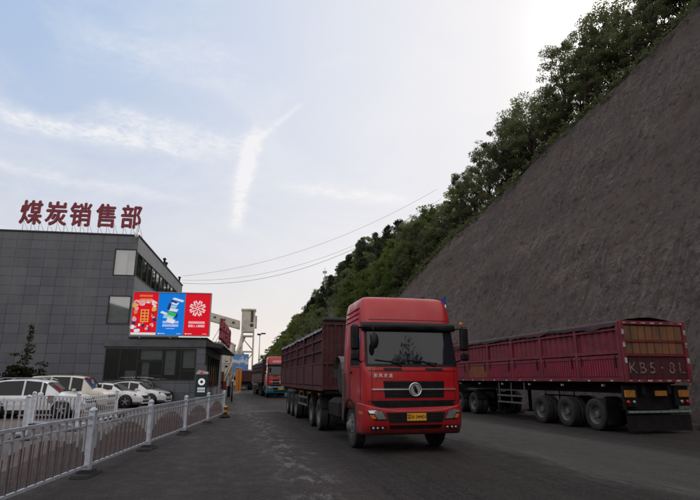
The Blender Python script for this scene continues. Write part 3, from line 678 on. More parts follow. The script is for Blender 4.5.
g.build('illustration', [M['pwhite'], M['pcyan'], M['pgreen'], M['navy']], P2)
def glyph_rows(g, cx_, rows, y0=.012):
    for zc, ww, hh, nn, mask in rows:
        for k in range(nn):
            xc = cx_+(k-(nn-1)/2)*ww/nn; s2 = ww/nn*.86
            if mask and mask[k] == 'r':
                g.box(xc-s2*.08,xc+s2*.08,y0,y0+.006,zc,zc+hh*.5)
                g.add([(xc,y0,zc+hh*.1),(xc-s2*.5,y0,zc-hh*.5),(xc-s2*.3,y0,zc-hh*.5),(xc,y0,zc-hh*.1),(xc+s2*.3,y0,zc-hh*.5),(xc+s2*.5,y0,zc-hh*.5)], [(0,1,2,3),(0,3,4,5)]); continue
            for q in (-.42,-.14,.14,.42): g.box(xc-s2/2,xc+s2/2,y0,y0+.006,zc+hh*(q-.06),zc+hh*(q+.06))
            for q in (-.4,0,.4): g.box(xc+s2*(q-.06),xc+s2*(q+.06),y0-.0008,y0+.005,zc-hh*.48,zc+hh*.48)
g = MB(); glyph_rows(g, c0+.02, [(.98,1.16,.17,7,None),(.73,1.16,.17,7,None),(.5,.62,.05,8,None)]); glyph_rows(g, a+.42, [(.13,.4,.06,4,None)]); glyph_rows(g, b-.3, [(.13,.3,.05,4,None)]); disc(g, a+.16,.13,.05,.02); g.build('lettering', M['pwhite'], P2)
# red poster
a, b = .97, x1-.03; c0 = (a+b)/2
p3 = MB(); p3.quad((a,.03,.02),(b,.03,.02),(b,.03,hb-.02),(a,.03,hb-.02)); P3 = p3.build('red_poster', M['postred'], adv)
g = MB(); glyph_rows(g, c0, [(.98,1.2,.17,7,None),(.72,1.2,.17,7,'..rr...')]); glyph_rows(g, a+.42, [(.13,.4,.06,4,None)]); glyph_rows(g, b-.3, [(.13,.3,.05,4,None)]); disc(g, a+.16,.13,.05,.02); g.build('lettering', M['pwhite'], P3)
g = MB(); cz_ = 2.05
for k in range(8):
    an = math.pi/4*k+math.pi/8*0; ca, sa = math.cos(an), math.sin(an)
    def rot(u, v): return (c0+u*ca-v*sa, .012, cz_+u*sa+v*ca)
    g.add([rot(.14,-.025),rot(.40,-.03),rot(.40,.03),rot(.14,.025)], [(0,1,2,3)])
    for sg_ in (-1,1): # two outward curling petals
        pts = [(.34,0),(.44,.05),(.54,.075),(.60,.14),(.57,.20),(.49,.19),(.41,.12)]
        g.add([rot(u, v*sg_) for u, v in pts], [tuple(range(len(pts)))])
    g.add([rot(.24,.10),rot(.33,.14),rot(.38,.22),rot(.30,.20)], [(0,1,2,3)])
for k in range(16):
    a0, a1 = 2*math.pi*k/16, 2*math.pi*(k+1)/16
    g.add([(c0+.07*math.cos(a0),.012,cz_+.07*math.sin(a0)),(c0+.07*math.cos(a1),.012,cz_+.07*math.sin(a1)),(c0+.12*math.cos(a1),.012,cz_+.12*math.sin(a1)),(c0+.12*math.cos(a0),.012,cz_+.12*math.sin(a0))], [(0,1,2,3)])
g.build('flower_emblem', M['pwhite'], P3)
# dome camera on the building corner
sec = empty('security_camera', K+BW@Vector((UX-.05,-.07,TOP-.1)), BLD, 'small white dome security camera on the upper front corner of the grey building', 'security camera')
g = MB(); g.tube([(0,0,.9),(0,-.1,.95),(0,-.42,.92)],.03,6); g.tube([(0,0,-.1),(0,0,.9)],.03,6); g.build('bracket', M['galv'], sec)
g = MB(); g.lathe([(.03,.25),(.15,.22),(.17,0),(.12,-.14),(.02,-.2)], (0,-.42,.05+.0), 'z', 14); g.tube([(0,-.42,.92),(0,-.42,.25)],.03,6); g.build('housing', M['white'], sec)

# ------------------------------------------------------------------ bank totem
def G(px, py):
    th = math.atan(129/520); u = (px-349)/520; v = (250-py)/520
    d = Vector((u, math.cos(th)-v*math.sin(th), math.sin(th)+v*math.cos(th))); t = -H/d.z; return Vector((d.x*t, d.y*t, 0))
tt = empty('pylon_sign', G(200,405), BLD, 'small dark green pylon sign with a white round emblem before the glazed wing', 'sign')
g = MB(); g.cbox(-.38,.38,-.14,.14,.55,2.0,.02); g.build('panel', simple('dark_green_panel', (.008,.03,.032), .4), tt)
g = MB(); g.cbox(-.32,.32,-.1,.1,0,.55,.02); g.loft([[(-.38,-.14,2.0),(.38,-.14,2.0),(.38,.14,2.0),(-.38,.14,2.0)],[(-.40,-.15,2.05),(.42,-.15,2.05),(.42,.15,2.05),(-.40,.15,2.05)],[(-.22,-.12,2.3),(.40,-.12,2.18),(.40,.12,2.18),(-.22,.12,2.3)]]); g.build('plinth', M['galv'], tt)
g = MB()
for k in range(20):
    a0, a1 = 2*math.pi*k/20, 2*math.pi*(k+1)/20
    g.add([(.02+r_*math.cos(a_),-.146,1.52+r_*math.sin(a_)) for r_, a_ in ((.10,a0),(.10,a1),(.23,a1),(.23,a0))], [(0,1,2,3)])
glyph_rows(g, .02, [(1.08,.5,.14,4,None),(.9,.5,.12,4,None)], -.148); g.build('emblem', M['pwhite'], tt)
g = MB(); g.add([(-.12,-.15,2.09),(.0,-.15,2.24),(.1,-.15,2.09)], [(0,1,2)]); g.box(-.16,.14,-.155,-.148,2.06,2.09); g.build('red_mark', M['postred'], tt)

# ------------------------------------------------------------------ barrier fences
def make_post(g, b, c, p, hgt, r=.055):
    x, y = p
    g.box(x-r,x+r,y-r,y+r,.10,hgt); c.lathe([(r*1.25,hgt),(r*1.35,hgt+.02),(r*1.1,hgt+.05),(r*.5,hgt+.075),(.005,hgt+.08)], (x,y,0), 'z', 10)
def base_mb(x, y, a):
    b = MB(); ca, sa = math.cos(a), math.sin(a)
    def q(u, v, z): return (x+u*ca-v*sa, y+u*sa+v*ca, z)
    for (hu, hv, z0, z1) in ((.36,.16,.03,.075),(.15,.13,.075,.13)):
        b.loft([[q(-hu,-hv,z0),q(hu,-hv,z0),q(hu,hv,z0),q(-hu,hv,z0)],[q(-hu*.9,-hv*.85,z1),q(hu*.9,-hv*.85,z1),q(hu*.9,hv*.85,z1),q(-hu*.9,hv*.85,z1)]])
    return b
def barrier(name, pts, label, hgt=1.14, arch=True, nb=14, notice=None, group=None):
    root = empty(name, (pts[0][0], pts[0][1], 0), 0, label, 'barrier fence', group); o0 = Vector((pts[0][0], pts[0][1]))
    P = [Vector(p)-o0 for p in pts]
    for i, p in enumerate(P):
        q = P[i+1] if i < len(P)-1 else P[i-1]; an = math.atan2(q.y-p.y, q.x-p.x)
        g = MB(); c = MB(); make_post(g, None, c, p, hgt-.02); po = g.build('post', M['fence'], root); c.build('cap', M['fence'], po)
        base_mb(p.x, p.y, an).build('base', M['base'], po)
    for i in range(len(P)-1):
        a, b = P[i], P[i+1]; d = (b-a); Ln = d.length; u = d/Ln; nrm = Vector((-u.y, u.x)); g = MB()
        def bar(t0, t1, z0, z1, w_, m, off=0):
            A = a+u*t0+nrm*off; B = a+u*t1+nrm*off; n2 = nrm*w_/2
            g.loft([[(A.x-n2.x,A.y-n2.y,z0),(A.x+n2.x,A.y+n2.y,z0),(A.x+n2.x,A.y+n2.y,z1),(A.x-n2.x,A.y-n2.y,z1)],[(B.x-n2.x,B.y-n2.y,z0),(B.x+n2.x,B.y+n2.y,z0),(B.x+n2.x,B.y+n2.y,z1),(B.x-n2.x,B.y-n2.y,z1)]], m)
        bar(.057,Ln-.057,hgt-.135,hgt-.085,.04,0); bar(.057,Ln-.057,hgt-.26,hgt-.235,.03,0); bar(.057,Ln-.057,.17,.215,.04,0)
        nn = max(6, int(Ln*nb/3.6)); sp = Ln/(nn)
        for k in range(1, nn):
            t = k*sp; f = t/Ln
            za = (.30+.50*math.sin(math.pi*min(1,max(0,(f))))**.75) if arch else 0
            if arch:
                bar(t-.025,t+.025,za,hgt-.137,.028,1); bar(t-.017,t+.017,.217,za,.022,2)
            else: bar(t-.02,t+.02,.217,hgt-.137,.025,1)
        if arch:   # fine red bars filling the arch
            n3 = nn*2
            for k in range(1, n3):
                if k % 2 == 0: continue
                t = k*Ln/n3; f = t/Ln; za = .30+.50*math.sin(math.pi*f)**.75; bar(t-.007,t+.007,.217,za-.01,.01,2,.02)
        g.build('panel', [M['fence'], M['fencebar'], M['archred']], root)
    return root
barrier('barrier_fence', [(-4.45,6.35),(-4.7,10.0),(-4.98,13.64),(-5.2,17.3),(-5.49,21.14),(-5.73,24.8)], 'long pale steel barrier with red arched bars along the near edge of the road')
f2 = barrier('barrier_fence', [(-11.6,19.9),(-9.25,18.5),(-9.85,22.9)], 'short white picket barrier standing in front of the white crossover car', 1.2, False, 16)
f3 = barrier('barrier_fence', [(-9.3,15.7),(-12.6,16.4)], 'white picket barrier end at the left edge of the photo', 1.2, False, 16)
nb = MB(); nb.cbox(-.16,.16,-.02,.02,-.13,.13,.01); o = nb.build('notice_board', simple('faded_brown_notice', (.16,.12,.11), .6, dirt=(.3,.27,.26), scale=9, amt=(.5,.6)), f2, (.95,-.62,1.0), R(-30)); 
# yellow and black posts
m = Mat('yellow_black_bands', (.70,.33,.02), .6); zz = m.sep()[2]; mo = m.math('FRACT', m.math('MULTIPLY', zz, 4.2)); m.vary(mo, .49, .51, (.02,.02,.02)); m.vary(m.noise(8,5,.7), .55, .75, (.2,.13,.05)); M['hazard'] = m.mat
def bollard(loc, label, h=.5):
    r_ = empty('bollard', loc, ROAD, label, 'bollard', 'yellow and black bollards')
    g = MB(); g.lathe([(.085,.1),(.085,h),(.05,h+.03),(.005,h+.035)], (0,0,0), 'z', 14); g.build('post', M['hazard'], r_)
    g = MB(); g.cbox(-.22,.22,-.2,.2,.03,.11,.03); g.cbox(-.14,.14,-.13,.13,.111,.17,.02,1); g.build('base', [M['base'], M['hazard']], r_)
bollard(G(225,418), 'yellow and black banded bollard at the far end of the long barrier')
bollard(G(122,418), 'right one of two low yellow and black posts behind the white picket barrier', .28); bollard(G(110,421.5), 'left one of two low yellow and black posts behind the white picket barrier', .22)

# ------------------------------------------------------------------ cars
def wheel_car(root, x, y, r=.33, w_=.22):
    g = MB(); g.lathe([(r*.62,-w_/2),(r*.93,-w_/2),(r,-w_/2+.03),(r,w_/2-.03),(r*.93,w_/2),(r*.62,w_/2)], (0,0,0), 'y', 22, 0, True, False); o = g.build('wheel', M['rubber'], root, (x, y, r+.03))
    g = MB(); sgn = -1 if y < 0 else 1
    g.lathe([(r*.62,sgn*w_*.42),(r*.55,sgn*w_*.3),(r*.2,sgn*w_*.28),(.01,sgn*w_*.36)], (0,0,0), 'y', 18, 0, True, False)
    for k in range(5):
        a = 2*math.pi*k/5; g.box(-.025,.025,sgn*w_*.28,sgn*w_*.46,.02,r*.6,0,Matrix.Rotation(a,3,'Y'),(0,0,0))
    g.build('rim', M['galv'], o)
def make_car(name, loc, rz, label, L_, W, Ht, belt, hood, pm, st, roof_rail=False, wr=.34, group='cars parked before the grey building'):
    """st: stations (x from rear 0 to front L, z of top, half-width factor, glazed flag)"""
    root = empty(name, loc, rz, label, 'car', group); body = MB(); gl = MB(); hw = W/2; zb = .28
    def sec(x, zt, wf):
        zt = max(zt, .5); be = min(belt, zt-.03); rf = hw*wf; cab = zt > belt+.08
        wt = rf*.80 if cab else rf*.92
        half = [(rf*.80,zb-.04),(rf*.97,zb+.08),(rf,zb+.3),(rf*.995,be-.12),(rf*.955,be)]
        half += [(wt+(.02 if cab else 0),zt-(.07 if cab else .015)),(wt*.86,zt-(.015 if cab else .005)),(wt*.4,zt+.005)]
        return [(x-L_/2,-a,b) for a, b in half]+[(x-L_/2,a,b) for a, b in reversed(half)]
    rings = [sec(s_[0], s_[1], s_[2]) for s_ in st]; n = len(rings[0])
    for i in range(len(rings)-1):
        g0, g1 = st[i][3], st[i+1][3]; kind = st[i][4] if len(st[i]) > 4 else ''
        for j in range(n):
            k = (j+1) % n; q = [rings[i][j], rings[i+1][j], rings[i+1][k], rings[i][k]]
            glz = (kind == 'side' and j in (4, n-6)) or (kind == 'screen' and (5 <= j <= n-7))
            (gl if glz else body).add(q, [(3,2,1,0)], 0, not glz)
    body.add(rings[0], [tuple(range(n))]); body.add(rings[-1], [tuple(range(n-1,-1,-1))])
    # dark wheel openings, sills and lower trim
    ax = (L_*.205-L_/2, L_*.80-L_/2)
    bo = body.build('body', pm, root); gl.build('window', M['carglass'], root)
    g = MB()
    for x_ in ax:
        for sd_ in (-1, 1): g.lathe([(wr+.075,sd_*(hw-.25)),(wr+.075,sd_*(hw+.004))], (x_,0,wr+.03), 'y', 24)
    g.box(ax[0]+wr,ax[1]-wr,-hw-.002,hw+.002,zb-.06,zb+.06); g.box(-L_/2+.1,L_/2-.12,-hw*.9,hw*.9,zb-.1,zb); g.build('wheel_arch', M['black'], root)
    for x_ in ax:
        for sd_ in (-1, 1): wheel_car(root, x_, sd_*(hw-.09), wr)
    g = MB(); fx = L_/2
    for sd_ in (-1, 1):
        g.loft([[(fx-.42,sd_*hw*.96,hood-.12),(fx-.42,sd_*hw*.985,hood-.22),(fx-.42,sd_*hw*.9,hood-.22),(fx-.42,sd_*hw*.9,hood-.12)],[(fx-.05,sd_*hw*.66,hood-.22),(fx-.04,sd_*hw*.70,hood-.31),(fx-.04,sd_*hw*.5,hood-.31),(fx-.05,sd_*hw*.5,hood-.22)]])
    g.build('headlight', M['lens'], root)
    g = MB(); g.box(fx-.06,fx+.015,-hw*.45,hw*.45,hood-.42,hood-.24); g.box(fx-.06,fx+.015,-hw*.6,hw*.6,.3,.42); g.build('grille', M['black'], root)
    for sd_ in (-1, 1):
        g = MB(); g.cbox(L_*.10-.05,L_*.10+.15,sd_*(hw+.02),sd_*(hw+.2),belt-.02,belt+.13,.03); g.build('wing_mirror', pm, root)
        g = MB(); g.cbox(-L_/2-.01,-L_/2+.2,sd_*hw*.7,sd_*hw*.97,belt-.2,belt-.02,.02); g.build('tail_light', M['redlens'], root)
    g = MB()
    for x_ in (-.15, .85):
        for sd_ in (-1,1): g.box(x_-.12,x_+.08,sd_*(hw-.005),sd_*(hw+.022),belt-.16,belt-.13)
    g.build('door_handle', pm, root)
    g = MB()
    for x_ in (-1.0*L_/4.6, .1, 1.05*L_/4.6):
        for sd_ in (-1,1): g.box(x_-.006,x_+.006,sd_*(hw-.01),sd_*(hw+.003),zb+.1,belt-.1)
    g.build('door_seam', M['black'], root)
    if roof_rail:
        g = MB()
        for sd_ in (-1,1): g.tube([(-1.5,sd_*.6,Ht-.03),(-1.3,sd_*.6,Ht+.035),(.3,sd_*.6,Ht+.035),(.55,sd_*.6,Ht-.05)],.018,6)
        g.build('roof_rail', M['galv'], root)
    return root
suv = [(0,.75,.88,0),(.06,1.0,.93,0),(.22,1.12,.96,0,'screen'),(.62,1.56,.97,1,'side'),(1.2,1.66,.99,1,'side'),(2.0,1.69,1,1),(2.08,1.69,1,1,'side'),(2.75,1.63,1,1),(2.82,1.61,1,1,'side'),(2.98,1.55,1,1,'screen'),(3.55,1.13,1,0),(3.75,1.08,.99,0),(4.25,1.0,.96,0),(4.5,.88,.9,0),(4.62,.66,.82,0),(4.66,.5,.78,0)]
van = [(0,.8,.93,0),(.05,1.3,.96,0),(.16,1.78,.97,1,'side'),(.25,1.84,.98,1,'side'),(1.25,1.88,1,1),(1.35,1.88,1,1,'side'),(2.3,1.87,1,1),(2.4,1.86,1,1,'side'),(3.0,1.78,1,1,'screen'),(3.55,1.2,1,0),(3.7,1.12,.99,0),(4.1,1.02,.96,0),(4.3,.85,.92,0),(4.36,.5,.88,0)]
sed = [(0,.72,.86,0),(.08,1.0,.92,0),(.5,1.06,.97,0,'screen'),(1.15,1.36,.98,1,'side'),(1.7,1.45,1,1,'side'),(2.2,1.46,1,1),(2.28,1.455,1,1,'side'),(2.85,1.38,1,1,'screen'),(3.45,1.0,1,0),(3.7,.97,.99,0),(4.25,.88,.95,0),(4.55,.74,.88,0),(4.66,.5,.80,0)]
CR = R(3)
make_car('parked_car', (-14.35,24.9,.012), R(8), 'white crossover car with dark side windows, nearest behind the picket barrier', 4.66, 1.85, 1.7, .98, 1.05, M['cwhite'], suv, True)
make_car('parked_car', (-15.5,30.2,.012), R(4), 'boxy cream car with a flat roof, parked behind the white crossover', 4.36, 1.72, 1.88, 1.05, 1.08, M['ccream'], van)
make_car('parked_car', (-14.9,33.4,.012), R(2), 'low white saloon car with a sloping bonnet, beside the boxy cream car', 4.66, 1.82, 1.46, .93, .95, M['cwhite'], sed)
make_car('parked_car', (-14.5,36.4,.012), R(2), 'white hatchback with its bonnet showing between the saloon and the black car', 4.66, 1.85, 1.6, .95, 1.0, M['cwhite'], [(a, b*1.06 if b > 1.2 else b*1.02, *r) for a, b, *r in sed])
make_car('parked_car', (-15.0,38.3,.012), R(2), 'black car parked closest to the wall of the grey building', 4.66, 1.85, 1.7, .98, 1.05, M['cblack'], suv)

# shrub before the wall
sh = empty('garden_shrub', (-20.6,33.5,0), 0, 'dark spreading shrub with a thin upright leader against the tiled wall', 'shrub')
rnd = random.Random(2); g = MB(); t = MB(); limb(t, Vector((0,0,0)), Vector((.3,0,4.7)), .09, .02, rnd, 6)
for k in range(60):
    a = rnd.uniform(0,6.28); z_ = rnd.uniform(.5,2.4); r_ = rnd.uniform(.2,2.5)*(1-.28*(z_-.5)); tip = Vector((r_*math.cos(a)+.2, r_*math.sin(a)*.7, z_)); leaf_mb(g, tip, .45, 60, .17, rnd, .4)
    if k % 4 == 0: limb(t, Vector((.05,0,z_*.6)), tip, .03, .01, rnd, 2)
for z_ in (2.7,3.0,3.4,3.7): leaf_mb(g, Vector((.2+rnd.uniform(-.3,.3),0,z_)), .38, 55, .15, rnd, .5)
for z_ in (3.2,): leaf_mb(g, Vector((-.5,0,z_)), .28, 35, .15, rnd, .4); leaf_mb(g, Vector((1.3,0,2.6)), .45, 60, .15, rnd, .4)
for z_ in (4.2,4.45,4.7,4.95): leaf_mb(g, Vector((.3,0,z_)), .2, 40, .13, rnd, 1.1)
t.build('trunk', M['bark'], sh); g.build('crown', M['leaf5'], sh)

# ------------------------------------------------------------------ trucks
def truck_wheel(root, x, y, dual=False, r=.52, name='wheel'):
    sgn = 1 if x > 0 else -1; g = MB(); w_ = .27
    cs_ = [0] if not dual else [0, -sgn*.32]
    for c_ in cs_:
        prof = [(r*.58,-w_*.42),(r*.72,-w_/2),(r*.93,-w_*.48),(r,-w_*.40)]+[(r-(.012 if i % 2 else 0),-w_*.40+w_*.8*i/8) for i in range(1,8)]+[(r,w_*.40),(r*.93,w_*.48),(r*.72,w_/2),(r*.58,w_*.42)]
        g.lathe(prof, (c_,0,0), 'x', 32, 0, True, False)
    o = g.build(name, M['rubber'], root, (x, y, r+.02)); g = MB()
    s0 = sgn*w_*.44
    if dual: g.lathe([(r*.60,s0),(r*.56,s0-sgn*.02),(r*.50,s0-sgn*.13),(r*.22,s0-sgn*.14),(r*.20,s0-sgn*.05),(r*.17,s0-sgn*.035),(.01,s0-sgn*.03)], (0,0,0), 'x', 24, 0, False, False)
    else: g.lathe([(r*.60,s0),(r*.56,s0+sgn*.02),(r*.50,s0-sgn*.01),(r*.34,s0+sgn*.05),(r*.22,s0+sgn*.08),(r*.2,s0+sgn*.12),(.01,s0+sgn*.13)], (0,0,0), 'x', 24, 0, True, False)
    for k in range(10):
        a = 2*math.pi*k/10; rr_ = r*.41; g.lathe([(.018,s0-sgn*.14 if dual else s0),(.018,s0-sgn*.09 if dual else s0+sgn*.05),(.004,s0-sgn*.085 if dual else s0+sgn*.055)], (0,rr_*math.cos(a),rr_*math.sin(a)), 'x', 6)
    g.build('rim', M['rim'], o); return o

def cabw(z): return lin([(.9,1.23),(2.0,1.235),(2.9,1.20),(3.1,1.19),(3.5,1.16),(3.66,1.13),(3.72,1.09),(3.76,1.02)], z)
def caby(z): return lin([(.9,.02),(1.3,.0),(1.9,.03),(2.05,.07),(2.9,.28),(3.08,.31),(3.3,.37),(3.5,.44),(3.66,.53),(3.72,.60),(3.76,.74)], z)
def corner(z): return lin([(.9,.20),(2.0,.20),(2.9,.20),(3.2,.17),(3.76,.17)], z)
def front_y(x, z, yf=None):
    w_, r_ = cabw(z), corner(z); ax = min(abs(x), w_-.0001); y_ = (caby(z) if yf is None else yf)+.05*(ax/w_)**2
    if ax > w_-r_: d = ax-(w_-r_); y_ += r_-math.sqrt(max(0, r_*r_-d*d))
    return y_
def patch(g, rows, nx=14, off=.012, depth=.03, m=0, fy=front_y, smooth=True):
    """a panel lying on the cab's front: rows of (z, x left, x right)"""
    Fr = [[(xl+(xr-xl)*i/nx, fy(xl+(xr-xl)*i/nx, z)-off, z) for i in range(nx+1)] for z, xl, xr in rows]
    Bk = [[(p[0], p[1]+depth, p[2]) for p in r_] for r_ in Fr]
    n = nx+1; vs = [p for r_ in Fr for p in r_]+[p for r_ in Bk for p in r_]; o_ = len(rows)*n; fs = []
    up_ = rows[-1][0] > rows[0][0]
    for i in range(len(rows)-1):
        for j in range(nx):
            q = (i*n+j, i*n+j+1, (i+1)*n+j+1, (i+1)*n+j); fs.append(q if up_ else q[::-1])
    g.add(vs[:o_], fs, m, smooth)
    b = []; edge_ = [(0,j) for j in range(n)]+[(i,n-1) for i in range(1,len(rows))]+[(len(rows)-1,j) for j in range(n-2,-1,-1)]+[(i,0) for i in range(len(rows)-2,0,-1)]
    ring_f = [Fr[i][j] for i, j in edge_]; ring_b = [Bk[i][j] for i, j in edge_]; k = len(edge_)
    g.add(ring_f+ring_b, [(a, a+k, (a+1)%k+k, (a+1)%k) if up_ else (a, (a+1)%k, (a+1)%k+k, a+k) for a in range(k)], m)
def zrows(z0, z1, f, n=6): return [(z0+(z1-z0)*i/n, *f(i/n)) for i in range(n+1)]

def make_tractor(root, pal, detail=True, plate='晋B·34401'):
    PR, PB = pal['cab'], pal['bumper']
    # cab shell
    g = MB(); rings = []; NX = 26
    for z_ in [.97,1.17,1.3,1.5,1.7,1.85,1.95,2.05,2.2,2.4,2.6,2.8,2.9,3.0,3.08,3.18,3.3,3.42,3.52,3.60,3.66,3.70,3.73,3.75,3.76]:
        w_ = cabw(z_); yb = lin([(1,2.32),(3.0,2.32),(3.5,2.28),(3.76,2.2)], z_); ring = []
        for i in range(NX+1):
            a = -1+2*i/NX; xx = w_*math.sin(a*math.pi/2); ring.append((xx, front_y(xx, z_), z_))
        ys_ = max(front_y(w_, z_)+.02, 0); 
        for q in (.25,.5,.75): ring.append((w_, ys_+(yb-ys_-.12)*q, z_))
        ring += [(w_, yb-.12, z_),(w_-.12, yb, z_),(-w_+.12, yb, z_),(-w_, yb-.12, z_)]
        for q in (.75,.5,.25): ring.append((-w_, ys_+(yb-ys_-.12)*q, z_))
        rings.append(ring)
    g.loft(rings, 0, True, True, True, True); cab = g.build('cab', PR, root)
    # windscreen
    g = MB(); patch(g, zrows(1.99, 2.90, lambda f: (-1.17+.03*f, 1.17-.03*f)), 20, .010, .02); g.build('windscreen_seal', M['black'], cab)
    g = MB(); patch(g, zrows(2.05, 2.86, lambda f: (-1.12+.03*f, 1.12-.03*f)), 20, .017, .006)
    ws_ = g.build('windscreen', M['glassdark'], cab)
    g = MB(); g.cbox(-.42,-.22,.12,.135,2.12,2.17,.003); g.box(.12,.26,.155,.165,2.26,2.30); g.build('sticker', M['white'], ws_)
    # sun visor
    g = MB(); rows = []
    for z_, off in ((2.87,.10),(2.89,.14),(3.0,.14),(3.05,.10),(3.07,.02)):
        rows.append((z_, off))
    nx = 20; vs = []
    for z_, off in rows:
        for i in range(nx+1): xx = -1.21+2.42*i/nx; vs.append((xx*1.005, front_y(max(-1.15,min(1.15,xx)), 2.95)-off, z_))
    n = nx+1; g.add(vs, [(i*n+j, i*n+j+1, (i+1)*n+j+1, (i+1)*n+j) for i in range(len(rows)-1) for j in range(nx)], 0, True)
    g.add(vs[:n]+[(p[0], p[1]+.14, p[2]-.0) for p in vs[:n]], [(j, j+n, j+1+n, j+1) for j in range(nx)])
    for e_ in (0, nx): g.add([vs[i*n+e_] for i in range(len(rows))]+[(vs[e_][0], vs[e_][1]+.16, 3.08), (vs[e_][0], vs[e_][1]+.16, 2.87)], [tuple(range(len(rows)+2))])
    g.build('sun_visor', M['black'], cab)
    # bonnet flap line and grille
    g = MB(); patch(g, [(1.885,-1.12,1.12),(1.90,-1.12,1.12)], 18, .004, .004)
    for z_ in (1.93,): patch(g, [(z_-.02,-.75,-.3),(z_+.03,-.75,-.3)], 6, .006, .004); patch(g, [(z_-.02,.3,.75),(z_+.03,.3,.75)], 6, .006, .004)
    for sg_ in (-1,1): patch(g, [(z_, sg_*1.045-.006, sg_*1.045+.006) for z_ in (1.22,1.4,1.6,1.8,1.95)], 1, .004, .004)
    patch(g, [(3.13,-1.16,1.16),(3.145,-1.16,1.16)], 16, .004, .004)
    g.build('panel_gap', M['black'], cab)
    g = MB(); patch(g, zrows(1.27,1.655, lambda f: (-.74-.03*f,.74+.03*f)), 16, .006, .01)
    gr = g.build('grille', M['black'], cab); g = MB()
    for z_ in (1.33,1.39,1.55,1.60): patch(g, [(z_,-.73,.73),(z_+.012,-.73,.73)], 14, .022, .02)
    g.build('slat', M['dark'], gr)
    g = MB(); patch(g, [(1.452,-1.05,-.16),(1.466,-1.05,-.16),(1.48,-1.05,-.16)], 12, .036, .03); patch(g, [(1.452,.16,1.05),(1.466,.16,1.05),(1.48,.16,1.05)], 12, .036, .03); g.build('chrome_bar', M['chrome'], gr)
    # round emblem with two facing swallows
    g = MB(); yE = front_y(0,1.46)-.045; n = 28; ring = []
    for k in range(n): a = 2*math.pi*k/n; ring.append([(( .148+.018*math.cos(b_))*math.cos(a), yE+.018*math.sin(b_), 1.46+(.148+.018*math.cos(b_))*math.sin(a)) for b_ in [i*math.pi/3 for i in range(6)]])
    g.loft(ring+[ring[0]], 0, True, False, False, True)
    for sg_ in (1,-1):
        out = []
        for k in range(15):
            f = k/14; a = math.radians(-60+175*f); ro = .125; out.append((ro*math.cos(a), ro*math.sin(a)))
        inn = []
        for k in range(15):
            f = 1-k/14; a = math.radians(-60+175*f); ri = .125-.085*math.sin(math.pi*(f*.85+.1)); inn.append((ri*math.cos(a), ri*math.sin(a)*1.0))
        pl = [(p[0]*sg_, p[1]*sg_) for p in out+inn]
        k = 15
        for i in range(k-1):
            o1, o2, i1, i2 = pl[i], pl[i+1], pl[2*k-1-i], pl[2*k-2-i]
            g.add([(o1[0],yE-.008,1.46+o1[1]),(o2[0],yE-.008,1.46+o2[1]),(i2[0],yE-.008,1.46+i2[1]),(i1[0],yE-.008,1.46+i1[1])], [(0,1,2,3)])
    g.build('round_emblem', M['chrome'], gr); g = MB(); g.lathe([(.14,yE+.02),(.14,yE+.004)], (0,0,1.46), 'y', 24); g.build('emblem_backing', M['black'], gr)
    if detail:
        for k, ch in enumerate('东风天龙'): text_obj('lettering', ch, .10, M['white'], cab, XZ((-.96+.125*k, front_y(-.8,1.78)-.02, 1.775)), .004, .001)
    # black gap under the flap
    g = MB(); patch(g, [(1.06,-.92,.92),(1.10,-1.0,1.0),(1.17,-1.16,1.16),(1.20,-1.19,1.19),(1.215,-1.2,1.2)], 22, -.02, .03); patch(g, [(1.0,-.80,.80),(1.05,-.85,.85),(1.12,-1.0,1.0),(1.21,-1.15,1.15)], 20, .010, .04); g.build('lower_gap', M['black'], cab)
    # bumper
    def by(x, z):
        w_ = 1.25; r_ = .24; ax = min(abs(x), w_-.0001); y_ = lin([(.44,.10),(.50,.05),(.58,.0),(.68,-.05),(.95,-.06),(1.05,-.03),(1.2,.02)], z)+.06*(ax/w_)**2
        if ax > w_-r_: d = ax-(w_-r_); y_ += r_-math.sqrt(max(0, r_*r_-d*d))
        return y_
    g = MB(); rings = []
    for z_ in (.44,.50,.58,.66,.80,.92,.96,.99):
        ring = []
        for i in range(33): a = -1+2*i/32; xx = 1.25*math.sin(a*math.pi/2); ring.append((xx, by(xx, z_), z_+.15*max(0,(abs(xx)/1.25-.35)/.65)**1.5*(z_ > .94)))
        ring += [(1.25,.55,z_+.15*(z_ > .94)),(1.25,.78,z_+.15*(z_ > .94)),(-1.25,.78,z_+.15*(z_ > .94)),(-1.25,.55,z_+.15*(z_ > .94))]; rings.append(ring)
    g.loft(rings, 0, True, True, True, True); bu = g.build('bumper', PB, root)
    def bp(rows, mat, name, off=.006, nx=12, par=bu, dep=.02): g = MB(); patch(g, rows, nx, off, dep, 0, by); return g.build(name, mat, par)
    bp([(.715,-.66,.66),(.945,-.74,.74)], M['black'], 'upper_intake'); bp([(.575,-.62,.62),(.665,-.66,.66)], M['black'], 'lower_intake')
    g = MB()
    for z_ in (.77,.84,.90): patch(g, [(z_,-.66,.66),(z_+.012,-.66,.66)], 12, .014, .01, 0, by)
    g.build('slat', M['dark'], bu)
    for sg_ in (-1,1):
        def rw(rows): return [(z_, min(sg_*a, sg_*b), max(sg_*a, sg_*b)) for z_, a, b in rows]
        h_ = bp(rw([(.77,.70,.98),(.80,.71,1.06),(.92,.78,1.15),(1.03,.86,1.195),(1.085,.93,1.21)]), M['black'], 'headlight', .008)
        bp(rw([(.80,.73,.93),(.90,.79,1.00),(.97,.83,1.02)]), M['lens'], 'lamp', .016, 8, h_); bp(rw([(.93,.93,1.12),(1.05,.97,1.17)]), M['lens'], 'lamp', .014, 8, h_); bp(rw([(.81,.965,1.06),(.90,1.02,1.12)]), M['amber'], 'indicator', .016, 6, h_)
        f_ = bp(rw([(.555,.76,1.06),(.64,.72,1.10)]), M['black'], 'fog_lamp', .008)
